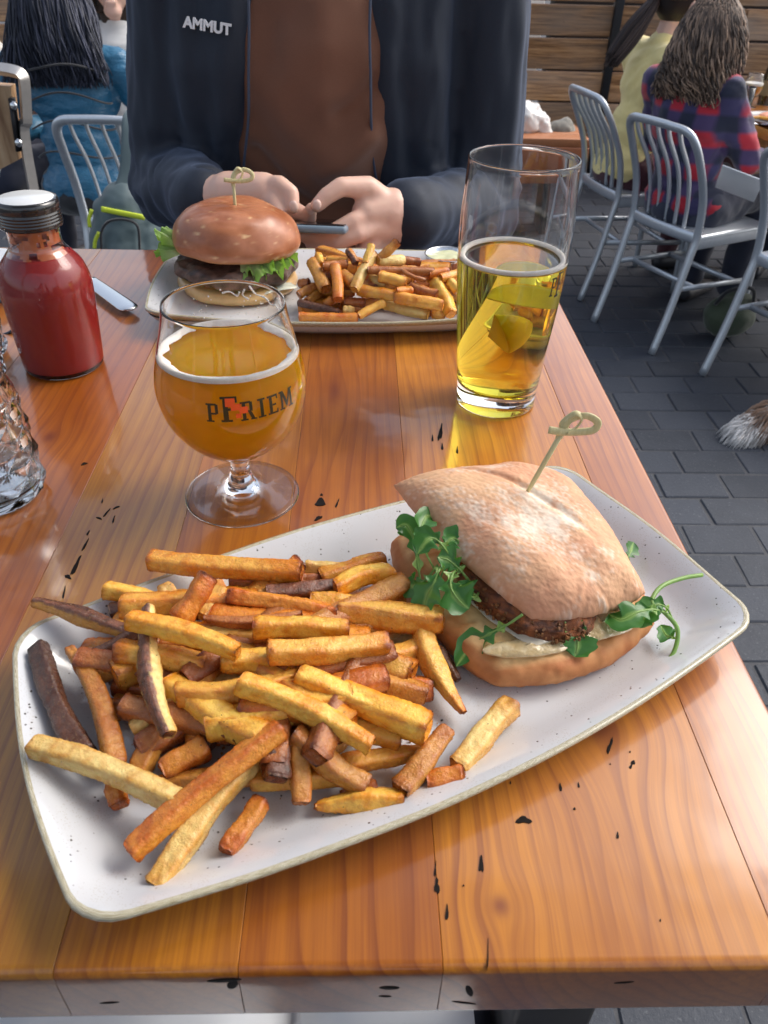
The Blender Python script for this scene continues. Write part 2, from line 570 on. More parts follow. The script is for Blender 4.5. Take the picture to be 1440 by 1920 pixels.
for i in range(len(TX) - 1):
    VF = plank_bar(TX[i] + 0.00008, TX[i + 1] - 0.00008, 0.004 if i == 0 else 0.00022, 0.0035 if i == len(TX) - 2 else 0.00022)
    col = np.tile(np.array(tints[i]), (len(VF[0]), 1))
    col[(VF[0][:, 1] < Y0 + .003) & (VF[0][:, 2] < -.0035)] *= np.array([.50, .40, .42])      # front faces tinted darker, shade painted into the colour
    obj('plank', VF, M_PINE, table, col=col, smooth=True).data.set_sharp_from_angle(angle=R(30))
M_STEELLEG = plain('dark_table_steel', (0.05, 0.05, 0.052), 0.5, metal=0.7)
for (x, y) in ((-0.47, 0.22), (0.12, 0.22), (-0.47, 0.86), (0.12, 0.86)):
    obj('leg', box((x, y, (FLOOR - TH) / 2 - 0.004), (0.05, 0.05, -FLOOR - TH - 0.008), bev=0.004), M_STEELLEG, table)
obj('apron', join(box((-0.175, 0.22, -TH - 0.02), (0.54, 0.03, 0.035), bev=0.003), box((-0.175, 0.86, -TH - 0.02), (0.54, 0.03, 0.035), bev=0.003)), M_STEELLEG, table)
# resin filled checks and beetle holes, each its own flat inclusion
gk = G('filled_crack')
M_CRACK = gk.done(gk.P(color=(0.010, 0.007, 0.006), rough=0.7, spec=0.15))
def blot(px, py, w, h, rot, z=0.0004, n=14, s=0):
    c = PZ(px, py, 0)
    pts = []
    for k in range(n):
        a = 2 * math.pi * k / n
        q = 1 + 0.35 * math.sin(a * 3 + s) * random.uniform(0.3, 1) + random.uniform(-.18, .18)
        dx, dy = w / 2.5 * math.cos(a) * q, h / 2.3 * math.sin(a) * q
        X, Y = dx * math.cos(rot) - dy * math.sin(rot), dx * math.sin(rot) + dy * math.cos(rot)
        pts.append(PZ(px + X, py + Y, 0))
    V = [p + np.array([0, 0, z]) for p in pts] + [p + np.array([0, 0, -0.002]) for p in pts]
    F = [tuple(range(n))[::-1]] + [(k, (k + 1) % n, n + (k + 1) % n, n + k) for k in range(n)]
    return np.array(V), F
cr = [(601, 942, 22, 18, 0), (597, 972, 20, 7, -.5), (632, 945, 4, 20, .4), (603, 928, 6, 5, 0), (826, 812, 9, 34, .15), (811, 822, 4, 14, 0), (829, 838, 5, 13, 0), (857, 845, 5, 14, 0),
      (142, 1062, 8, 44, .45), (128, 1082, 16, 7, .4), (160, 1022, 4, 30, .5), (120, 1112, 4, 26, .2), (200, 962, 3, 26, .7), (218, 952, 16, 3, -.4), (186, 972, 14, 3, .3), (213, 975, 3, 16, .3), (192, 940, 3, 10, .2), (165, 1000, 3, 12, .5),
      (982, 1538, 32, 15, 0), (902, 1622, 10, 38, 0), (819, 1662, 12, 32, 0), (816, 1632, 4, 30, .1), (838, 1712, 7, 32, .05), (869, 1661, 4, 4, 0), (1143, 1400, 8, 34, .35), (1187, 1430, 10, 8, .3), (1183, 1437, 6, 12, .5),
      (1051, 1477, 6, 16, -.2), (1085, 1473, 4, 12, -.1), (1077, 1517, 6, 5, .3), (1158, 1567, 5, 13, 0), (1144, 1433, 3, 3, 0), (1181, 1410, 3, 4, 0), (1238, 1726, 3, 5, 0), (158, 870, 14, 5, -.3), (957, 1468, 3, 6, 0), (915, 1790, 2, 60, .02)]
for q in cr:
    x = PZ(q[0], q[1], 0)
    VF = blot(*q)
    i = max(k for k in range(len(TX) - 1) if TX[k] <= x[0])
    obj('filled_hole', VF, M_CRACK, table, smooth=False)
for (px, py, w, h) in ((420, 1838, .010, .003), (436, 1846, .003, .007), (880, 1858, .002, .009), (870, 1880, .008, .0015), (205, 1880, .006, .0015), (1170, 1842, .006, .0015), (722, 1868, .004, .0015), (730, 1852, .006, .003)):
    c = PY(px, py, Y0)
    c[1] = Y0
    obj('filled_hole', ell(c, (w * .7, 0.0003, h * .6), (0, random.uniform(-.4, .4), 0), seg=12), M_CRACK, table)
# ------------------------------------------------------------ stoneware platters
def m_glaze():
    g = G('speckled_glaze'); v = g.coord()
    n = g.voro(v, 330)
    big = g.noise(v, 130, 2)
    spk = g.math('MULTIPLY', g.ramp(n, [(0.0, 1.0), (0.16, 1.0), (0.22, 0.0)]), g.ramp(big, [(0.57, 0), (0.63, 1)]))
    f2 = g.math('MULTIPLY', g.ramp(g.voro(v, 900), [(0.0, 0.5), (0.22, 0.5), (0.3, 0)]), g.ramp(g.noise(v, 60, 2), [(0.45, 0), (0.6, 1)]))
    c = g.mix(g.noise(v, 12), (0.57, 0.585, 0.605), (0.64, 0.655, 0.675))
    c = g.mix(f2, c, (0.42, 0.38, 0.33))
    c = g.mix(spk, c, (0.06, 0.05, 0.045))
    return g.done(g.P(color=c, rough=0.14, coat=0.6, coatr=0.05, normal=g.bump(g.noise(v, 45, 2), 0.06, 0.002)))
def m_rim():
    g = G('brushed_rim'); v = g.coord()
    a = g.attr()
    x = g.sep(a)
    st = g.noise(g.comb(g.math('MULTIPLY', x[0], 9), g.math('MULTIPLY', x[1], 60), g.math('MULTIPLY', x[2], 3)), 6.0, 4, 0.6)
    c = g.ramp(st, [(0.32, (0.10, 0.075, 0.035)), (0.45, (0.30, 0.25, 0.13)), (0.58, (0.66, 0.62, 0.48)), (0.75, (0.75, 0.73, 0.66))])
    return g.done(g.P(color=c, rough=0.2, coat=0.5, coatr=0.06))
M_GLAZE, M_RIM = m_glaze(), m_rim()
def rrect(hx, hy, rad, n=200, bx=0.045, by=0.20):
    pts = []
    N = []
    per = [(hx - rad, hy - rad), (-(hx - rad), hy - rad), (-(hx - rad), -(hy - rad)), (hx - rad, -(hy - rad))]
    segs = []
    for q, (cx, cy) in enumerate(per):
        for k in range(13):
            a = q * math.pi / 2 + math.pi / 2 * k / 12
            segs.append((cx + rad * math.cos(a), cy + rad * math.sin(a)))
    segs.append(segs[0])
    S = np.array(segs); L = np.r_[0, np.cumsum(np.linalg.norm(np.diff(S, axis=0), axis=1))]
    t = np.linspace(0, L[-1], n + 1)[:-1]
    X = np.interp(t, L, S[:, 0]); Y = np.interp(t, L, S[:, 1])
    X2 = X * (1 + bx * np.cos(Y / hy * math.pi / 2)); Y2 = Y * (1 + by * np.cos(X / hx * math.pi / 2))
    return np.column_stack([X2, Y2])
def platter(name, label, corners, z0=0.0, H=0.022, group=None):
    # corners: back-left, front-left, front-right, back-right on the rim
    c = np.array([q[:2] for q in corners])
    ctr = c.mean(0)
    ex = ((c[2] - c[1]) + (c[3] - c[0])) / 2; hx = np.linalg.norm(ex) / 2 + 0.004; ex /= np.linalg.norm(ex)
    ey = np.array([-ex[1], ex[0]]); hy = abs(((c[0] - c[1]) + (c[3] - c[2])) @ ey) / 4 + 0.003
    O = rrect(hx, hy, 0.016)
    n = len(O)
    cornerness = (np.abs(O[:, 0] / hx) ** 4) * (np.abs(O[:, 1] / hy) ** 4)
    rings = []
    def ring(inset, z, lift=0.0):
        dn = np.array([max(1 - inset / hx, 0.0), max(1 - inset / hy, 0.0)])
        P = O * dn
        rings.append(np.column_stack([P, z + lift * cornerness]))
    top = [(hy * 0.999, .0045), (hy * .8, .0045), (hy * .6, .0045), (.036, .0045), (.030, .0048), (.024, .006), (.018, .0095), (.012, .0145), (.006, .0195), (.0021, .0217)]
    for a, z in top:
        ring(a, z * H / .022, 0.004 * (z / .022) ** 2)
    ntop = len(rings)
    lip = [(.0021, .0217), (.0010, .0222), (.0, .0220), (-.0004, .0205), (.0004, .0190), (.0022, .0165)]
    out = [(.0022, .0165), (.006, .0110), (.013, .0045), (.022, .0012), (.026, .0), (.036, .0), (hy * .6, .0005), (hy * .999, .0005)]
    ringsT = rings; rings = []
    for a, z in lip: ring(a, z * H / .022, 0.004)
    ringsL = rings; rings = []
    for a, z in out: ring(a, z * H / .022, 0.004 * (z / .022) ** 2)
    ringsO = rings
    def tow(rs):
        V = np.vstack(rs); W = np.zeros_like(V)
        W[:, :2] = ctr + np.outer(V[:, 0], ex) + np.outer(V[:, 1], ey)
        W[:, 2] = z0 + V[:, 2]
        W[:, 2] += 0.0006 * vnoise(W * 25, 4)
        return W
    root = thing(name, label, 'plate', (ctr[0], ctr[1], z0), group)
    F = quads(len(ringsT), n, False, True) + [tuple(range(n))]
    obj('dish', (tow(ringsT), [f[::-1] for f in F]), M_GLAZE, root)
    V = tow(ringsL)
    ang = np.tile(np.linspace(0, 1, n, endpoint=False), len(ringsL)); rr = np.repeat(np.linspace(0, 1, len(ringsL)), n)
    # along-rim coordinate in Col.x/z (cyclic), across-rim in Col.y
    col = np.column_stack([0.5 + 0.5 * np.cos(2 * np.pi * ang) * 3, rr * 0.4, 0.5 + 0.5 * np.sin(2 * np.pi * ang) * 3])
    obj('rim', (V, [f[::-1] for f in quads(len(ringsL), n, False, True)]), M_RIM, root, col=col)
    F = quads(len(ringsO), n, False, True)
    m_ = len(ringsO) - 1
    obj('underside', (tow(ringsO), [f[::-1] for f in F] + [tuple(m_ * n + k for k in range(n))]), M_GLAZE, root)
    return root, ctr, ex, ey, hx, hy
PL1 = platter('platter', 'long white speckled platter in front holding fries and the ciabatta sandwich',
              [PZ(48, 1192, .022), PZ(163, 1735, .022), PZ(1398, 1165, .022), PZ(1058, 880, .022)])
PL2 = platter('platter', 'white platter at the far table edge under the burger',
              [(-0.205, 0.870, 0), (-0.190, 0.705, 0), (0.157, 0.715, 0), (0.142, 0.880, 0)])

# ------------------------------------------------------------ french fries
def m_fry():
    g = G('fried_potato'); v = g.jit(g.coord())
    c = g.attr()
    n = g.noise(v, 260, 5, 0.65); n2 = g.noise(v, 900, 3, 0.6)
    c2 = g.mix(g.ramp(n, [(0.45, 0.0), (0.68, 0.62)]), c, g.mix(1.0, c, (0.74, 0.50, 0.28), 'MULTIPLY'))
    c2 = g.mix(g.ramp(n2, [(0.6, 0.0), (0.8, 0.35)]), c2, (0.85, 0.62, 0.28))
    pep = g.math('MULTIPLY', g.ramp(g.voro(v, 420), [(0.10, 1.0), (0.15, 0.0)]), g.ramp(g.noise(v, 90, 1), [(0.62, 0), (0.66, 1)]))
    c2 = g.mix(pep, c2, (0.02, 0.012, 0.01))
    b = g.bump(g.math('ADD', n, g.math('MULTIPLY', n2, 0.6)), 0.8, 0.0009)
    return g.done(g.P(color=c2, rough=g.math('MULTIPLY_ADD', n, 0.40, 0.06), normal=b, sss=0.05, sssr=(0.006, 0.003, 0.001), ssss=0.6, spec=0.55))
M_FRY = m_fry()
TONE = dict(
    y=((250, 208, 96), (230, 148, 34), (150, 66, 14)), g=((240, 188, 88), (214, 130, 36), (130, 54, 14)),
    p=((240, 214, 138), (218, 162, 74), (150, 84, 30)), o=((228, 152, 58), (198, 102, 30), (106, 42, 14)),
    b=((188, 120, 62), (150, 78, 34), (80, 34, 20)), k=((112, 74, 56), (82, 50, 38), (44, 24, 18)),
    m=((218, 158, 74), (184, 110, 40), (104, 50, 20)))
def fry(label, a, b, wd, tone='g', bend=0.0, skin=None, t0=1.0, t1=1.0, group=None, twist=None, lumpy=1.0, detail=1.0, thick=None, flat=1.0, darkend=(0, 0)):
    a, b = np.array(a, float), np.array(b, float)
    L = np.linalg.norm(b - a); mid = (a + b) / 2
    nu, nv = max(16, int(60 * detail * min(1.4, L / 0.06))), int(32 * detail) // 4 * 4
    s = random.random() * 100
    t = np.linspace(0, 1, nu)
    d = (b - a) / L
    up = np.array([0, 0, 1.0]); up -= d * (up @ d); up /= np.linalg.norm(up) + 1e-9
    side = np.cross(d, up)
    bx = bend * L
    V, C = [], []
    tw = twist if twist is not None else random.uniform(-.5, .5)
    c0, c1, c2 = [np.array(srgb(*c)) for c in TONE[tone]]
    pw = random.uniform(9, 16); fm = [random.uniform(0, .15), random.uniform(.25, .8), random.uniform(0, .25), random.uniform(.25, .8)]; random.shuffle(fm)
    hue = random.uniform(0.86, 1.1)
    for i in range(nu):
        q = t[i]
        # dense rings at both ends to round them off
        q2 = q
        e = min(q, 1 - q) * L
        endr = min(1.0, (e / (wd * 0.08)) ** 0.5) if e < wd * 0.08 else 1.0
        endr = 0.86 + 0.14 * endr
        tp = (t0 + (1 - t0) * min(1, q / 0.45)) * (t1 + (1 - t1) * min(1, (1 - q) / 0.45))
        ctr = a + d * (q2 * L) + side * bx * (4 * q * (1 - q)) + up * (0.03 * wd * math.sin(q * 4 + s)) + side * (0.06 * wd * math.sin(q * 5 + s * 2))
        r = wd / 2 * endr * tp * (1 + 0.05 * math.sin(q * 11 + s))
        tq = tw + 0.25 * math.sin(q * 2 + s)
        for k in range(nv):
            w = 2 * math.pi * (k + 0.5) / nv
            w += 0.13 * math.sin(4 * w) * -1
            cw, sw = math.cos(w), math.sin(w)
            rr = (abs(cw) ** pw + abs(sw) ** pw) ** (-1 / pw)
            x, y = rr * cw * r * 1.0, rr * sw * r * flat
            X, Y = x * math.cos(tq) - y * math.sin(tq), x * math.sin(tq) + y * math.cos(tq)
            V.append(ctr + side * X + up * Y)
            edge = max(0, (rr - 1.18) / 0.2)
            C.append((edge, e / wd, w, q))
    V = np.array(V); C = np.array(C)
    F = quads(nu, nv, False, True)
    n0 = len(V)
    for i, sgn in ((0, 1), (nu - 1, -1)):
        ring = V[i * nv:(i + 1) * nv]; cc = ring.mean(0)
        inner = cc + (ring - cc) * 0.55 - d * sgn * wd * random.uniform(-0.03, 0.05)
        base = len(V); V = np.vstack([V, inner, cc[None] - d * sgn * wd * 0.02])
        C = np.vstack([C, np.tile([0.15, 0.0, 0, i / (nu - 1)], (nv + 1, 1))])
        for k in range(nv):
            q4 = (i * nv + k, i * nv + (k + 1) % nv, base + (k + 1) % nv, base + k)
            F.append(q4 if sgn < 0 else q4[::-1])
            q3 = (base + k, base + (k + 1) % nv, base + nv)
            F.append(q3 if sgn < 0 else q3[::-1])
    N = vnormals(V, [f if len(f) == 4 else (f[0], f[1], f[2], f[2]) for f in F])
    Q = V * (1 / wd)
    disp = 0.035 * fbm(Q * 0.8 + s, 2, 3) + 0.032 * fbm(Q * 6 + s, 3, 5)
    endm = np.clip(1 - C[:, 1] * 2.2, 0, 1)
    disp = disp * lumpy - 0.05 * endm * fbm(Q * 5 + s, 2, 9)
    V = V + N * (disp * wd)[:, None]
    nz = fbm(Q * 1.1 + s + 5, 3, 11); nz2 = fbm(Q * 3.0 + s, 3, 13)
    fi = (np.floor((C[:, 2] + math.pi / 4) / (math.pi / 2)).astype(int)) % 4
    brown = np.clip(np.array(fm)[fi] * (.8 + .5 * nz) + C[:, 0] * (0.95 + 0.5 * nz) + endm ** 1.5 * 0.75 + 0.5 * np.clip(nz, 0, 1) + 0.4 * np.clip(nz2, 0, 1), 0, 1)
    for sd, kk in ((0, darkend[0]), (1, darkend[1])):
        if kk: brown = np.clip(brown + kk * np.clip(1 - np.abs(C[:, 3] - sd) * 4.0, 0, 1), 0, 1.6)
    K = c0[None] * (1 - brown[:, None].clip(0, 1)) + c1[None] * brown[:, None].clip(0, 1)
    deep = np.clip((C[:, 0] * 0.95 + endm * 0.8 - 0.72 + 0.5 * nz2 + np.clip(brown - 1, 0, 1)), 0, 1)[:, None]
    K = K * (1 - deep) + c2[None] * deep
    if skin is not None:
        sk = np.clip((np.cos(C[:, 2] - skin) - 0.45) * 6 + nz2 * 0.9, 0, 1)[:, None]
        ks = np.array(srgb(128, 84, 66))[None] * (0.8 + 0.5 * np.clip(nz2, -1, 1)[:, None])
        K = K * (1 - sk) + ks * sk
    K = np.clip(K * hue * .98, 0, 1)
    return tag(obj('french_fry', (V, F), M_FRY, None, tuple(mid), col=K), label, 'french fry', group)

GF = 'fries heaped on the front platter'
S1 = 0.004
FR = [
 # label, x1,y1,x2,y2, width px, z1,z2 (cm), tone, options
 ('long straight golden fry topmost at the back of the front heap, overhanging the rim', 280, 1050, 566, 1075, 41, 3.2, 3.6, 'g', dict(darkend=(.2, .8), twist=.05)),
 ('thin skin-edged fry sticking out over the left rim beside the heap', 62, 1130, 240, 1186, 34, 3.4, 2.8, 'm', dict(t0=.6, t1=.7, skin=1.4, bend=-.03)),
 ('short yellow fry with a browned tip pointing at the table behind the heap', 196, 1106, 312, 1132, 34, 3.0, 2.6, 'y', dict(twist=.1)),
 ('short pale upright stub between the yellow fry and the tall orange fry', 306, 1098, 328, 1138, 34, 3.0, 2.4, 'p', {}),
 ('orange fry with a dark burnt top leaning up out of the heap', 392, 1078, 338, 1162, 42, 4.8, 3.2, 'o', dict(darkend=(.9, 0), t1=1.1)),
 ('bright yellow fry lying across the top left of the heap', 242, 1160, 446, 1226, 42, 4.6, 4.4, 'y', dict(darkend=(.3, .3), bend=-.04, t1=.75, twist=.3)),
 ('pale yellow fry with a strip of potato skin pointing down the left of the heap', 276, 1138, 318, 1378, 40, 4.1, 3.0, 'p', dict(skin=0.3, bend=.05, t0=.6, t1=.7, twist=.6)),
 ('dark purple skin fry curled at the left end of the platter', 72, 1210, 163, 1414, 44, 2.4, 1.7, 'k', dict(bend=.05, darkend=(.8, 0), flat=.8)),
 ('wavy golden brown fry beside the dark purple one', 128, 1216, 220, 1440, 42, 2.6, 1.8, 'm', dict(bend=-.05, t0=.55)),
 ('long pale fry resting on the left rim below the heap', 58, 1398, 350, 1512, 46, 2.6, 2.2, 'p', dict(bend=-.03, twist=.2)),
 ('narrow dark brown skin sliver tucked under the pale yellow fry', 160, 1240, 258, 1186, 27, 2.4, 2.9, 'k', {}),
 ('blackened blob of skin behind the yellow fry', 206, 1148, 268, 1128, 34, 2.4, 2.6, 'k', dict(flat=.7)),
 ('ragged brown orange fry crossing beneath the skin-striped one', 218, 1218, 388, 1246, 44, 3.4, 3.1, 'g', dict(darkend=(1, .3))),
 ('brown fry stub low on the left of the heap', 168, 1268, 262, 1236, 40, 2.0, 2.4, 'm', {}),
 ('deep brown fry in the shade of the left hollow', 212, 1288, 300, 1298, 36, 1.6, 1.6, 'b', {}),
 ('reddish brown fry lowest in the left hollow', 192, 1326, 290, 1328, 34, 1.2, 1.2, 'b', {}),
 ('curved golden fry arching across the middle of the heap', 330, 1300, 558, 1262, 44, 3.2, 3.4, 'g', dict(bend=.10, t1=.6)),
 ('torn pale fry end under the tip of the skin-striped fry', 250, 1372, 345, 1306, 42, 1.9, 2.6, 'p', {}),
 ('brown bent fry end beside the torn pale one', 318, 1380, 352, 1322, 34, 1.6, 2.3, 'o', {}),
 ('bright yellow thick fry lying over the front centre of the heap', 448, 1280, 698, 1396, 45, 4.2, 2.9, 'y', dict(bend=-.03, t1=.8)),
 ('long orange yellow fry with browned edges parallel to the bright thick one', 556, 1268, 802, 1378, 46, 3.6, 2.4, 'y', dict(bend=-.02, darkend=(0, .4))),
 ('dull olive golden fry above the long orange yellow one', 622, 1252, 800, 1304, 42, 2.9, 2.0, 'm', dict(darkend=(0, .3), twist=.2)),
 ('stout golden brown fry across the centre of the heap', 502, 1224, 728, 1210, 46, 4.4, 3.6, 'g', dict(darkend=(.1, .7), twist=.1)),
 ('pale fry with orange ends above the stout golden brown one', 474, 1176, 654, 1178, 40, 4.3, 3.9, 'y', dict(darkend=(.6, .5), twist=0, t1=.95)),
 ('yellow cut end peeking from under the stout golden brown fry', 414, 1240, 530, 1236, 44, 3.6, 3.3, 'y', dict(twist=0)),
 ('pale shaded fry behind the bright yellow one', 384, 1192, 486, 1194, 38, 3.1, 3.1, 'p', {}),
 ('crinkled reddish brown fry in the upper middle of the heap', 428, 1116, 634, 1150, 34, 3.6, 3.2, 'o', dict(darkend=(1, .8), lumpy=1.6)),
 ('thin bowed skin-backed fry just under the crinkled one', 382, 1160, 566, 1150, 26, 3.9, 3.7, 'b', dict(bend=.09, t0=.5, t1=.5)),
 ('small pale wedge between the tall orange fry and the bowed one', 382, 1158, 416, 1108, 36, 3.0, 3.0, 'p', dict(t0=.7)),
 ('grey brown skin-covered fry near the back rim', 500, 1116, 640, 1096, 34, 3.0, 2.9, 'b', dict(skin=1.5, t1=.7)),
 ('brown ended fry pointing at the sandwich near the back rim', 600, 1086, 722, 1050, 38, 2.6, 2.8, 'g', dict(darkend=(0, 1))),
 ('pale tip standing up against the back rim', 572, 1064, 652, 1068, 28, 2.4, 2.2, 'p', {}),
 ('bright orange hooked fry nearest the bun', 628, 1102, 738, 1078, 38, 3.4, 3.2, 'y', dict(bend=-.12, darkend=(.7, .2))),
 ('stubby yellow fry right of the crinkled brown one', 580, 1130, 722, 1146, 46, 3.0, 2.5, 'y', dict(t1=.8)),
 ('shaded golden fry reaching toward the bottom bun', 650, 1180, 790, 1164, 40, 2.4, 2.0, 'm', {}),
 ('golden fry running under the pointed one toward the bun', 660, 1250, 790, 1212, 38, 2.2, 1.8, 'g', {}),
 ('pointed golden fry standing clear to the right of the heap', 792, 1168, 868, 1338, 44, 2.4, 1.1, 'g', dict(t1=.3, bend=.07, darkend=(.1, .6))),
 ('thin dark crisp sliver behind the pointed fry', 818, 1214, 860, 1276, 22, 1.5, 1.0, 'k', dict(t1=.6)),
 ('burnt red brown end showing behind the topmost back fry', 530, 1080, 566, 1052, 34, 2.6, 3.2, 'o', dict(darkend=(.3, 1))),
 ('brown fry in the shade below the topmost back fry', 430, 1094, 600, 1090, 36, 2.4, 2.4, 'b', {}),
 ('pinkish curled skin flap in the central hollow', 436, 1386, 500, 1342, 30, 2.6, 3.0, 'b', dict(flat=.6, skin=1.2)),
 ('long deep orange fry pointing to the lower left, peppered', 244, 1600, 530, 1366, 46, 1.9, 3.4, 'o', dict(bend=-.03, twist=.2)),
 ('long pale yellow fry lying beneath the deep orange one', 288, 1664, 474, 1420, 50, 1.2, 2.0, 'p', dict(bend=-.02)),
 ('short dark orange fry beside the long pale one', 424, 1598, 492, 1500, 40, 1.2, 1.4, 'o', dict(darkend=(.2, .5), lumpy=1.4)),
 ('cut end with pink skin facing the front edge', 516, 1462, 524, 1398, 52, 2.2, 2.6, 'b', dict(skin=1.5)),
 ('short fry standing toward the front with a broken white end', 562, 1506, 566, 1398, 42, 1.4, 2.4, 'm', dict(twist=0)),
 ('pale ended brown fry slanting down the front of the heap', 548, 1378, 688, 1474, 46, 2.8, 1.5, 'm', dict(darkend=(.8, 0), bend=.03)),
 ('golden fry behind the slanting brown one', 640, 1434, 790, 1408, 38, 1.6, 1.3, 'g', dict(t1=.6)),
 ('yellow wedge with a pointed left end at the front of the heap', 592, 1510, 758, 1500, 48, 1.1, 1.3, 'y', dict(t0=.35, darkend=(.3, .3))),
 ('dusky golden fry leaning up to the right at the front', 748, 1482, 842, 1370, 46, 1.5, 1.9, 'm', dict(t1=.75)),
 ('pale orange-tipped fry farthest right on the bare glaze', 856, 1438, 960, 1322, 46, 1.3, 1.3, 'p', dict(darkend=(0, .8), twist=.3)),
 ('stubby orange cube-like fry below the farthest right one', 800, 1464, 870, 1458, 44, 1.2, 1.3, 'o', dict(twist=0)),
 ('short orange fry inside the front hollow', 304, 1446, 388, 1398, 48, 1.6, 1.8, 'o', {}),
 ('twisted black brown piece in the middle hollow', 384, 1400, 440, 1318, 30, 1.8, 2.2, 'k', dict(lumpy=1.8)),
 ('brown fry standing in the gap right of the wavy one', 256, 1458, 306, 1362, 42, 1.3, 2.0, 'm', {}),
 ('long golden fry lying flat under the front of the heap', 288, 1470, 480, 1452, 38, 1.1, 1.2, 'm', dict(t0=.6)),
 ('brown golden fry flat on the glaze below the hollow', 470, 1462, 640, 1456, 40, 1.1, 1.2, 'g', {}),
 ('browned fry caught between the two parallel yellow ones', 590, 1342, 752, 1392, 38, 2.4, 2.0, 'g', {}),
 ('amber fry dropping steeply inside the hollow', 352, 1306, 372, 1396, 40, 2.5, 1.4, 'o', {}),
 ('dark foot of a fry poking out below the long pale rim fry', 216, 1468, 222, 1512, 38, 1.3, 1.1, 'o', {}),
 ('salt crusted brown crumb at the front of the heap', 640, 1496, 708, 1474, 30, 1.0, 1.2, 'b', dict(lumpy=2)),
 ('curved brown slice lying in the middle hollow', 440, 1346, 470, 1300, 34, 2.6, 3.0, 'b', dict(flat=.7)),
 ('golden end just left of the olive golden fry', 560, 1316, 640, 1300, 36, 2.4, 2.6, 'm', {}),
]
for (lab, x1, y1, x2, y2, w, z1, z2, tone, kw) in FR:
    a, b = PZ(x1, y1, z1 / 100), PZ(x2, y2, z2 / 100)
    sc_ = FPX / ((a + b) / 2 - CAM).dot(CF)
    fry(lab, a, b, w / sc_ * 0.87, tone, group=GF, **kw)
rr_ = random.Random(5)
for k in range(64):
    u, v_ = rr_.uniform(-1, 1), rr_.uniform(-1, 1)
    px, py = 490 + 230 * u - 20 * v_, 1235 + 115 * v_ - 10 * u
    z = rr_.choice((0.011, 0.012, 0.018, 0.024, .029))
    c = PZ(px, py, z); an = rr_.uniform(-.7, .7) + (1.4 if rr_.random() < .25 else 0); l = rr_.uniform(.025, .04)
    dd = np.array([math.cos(an), math.sin(an), rr_.uniform(-.04, .04)]) * l
    fry('browned fry buried deep in the front heap', c - dd, c + dd, rr_.uniform(.0105, .013), rr_.choice('gmbopy'), group='buried fries of the front heap', detail=.7)

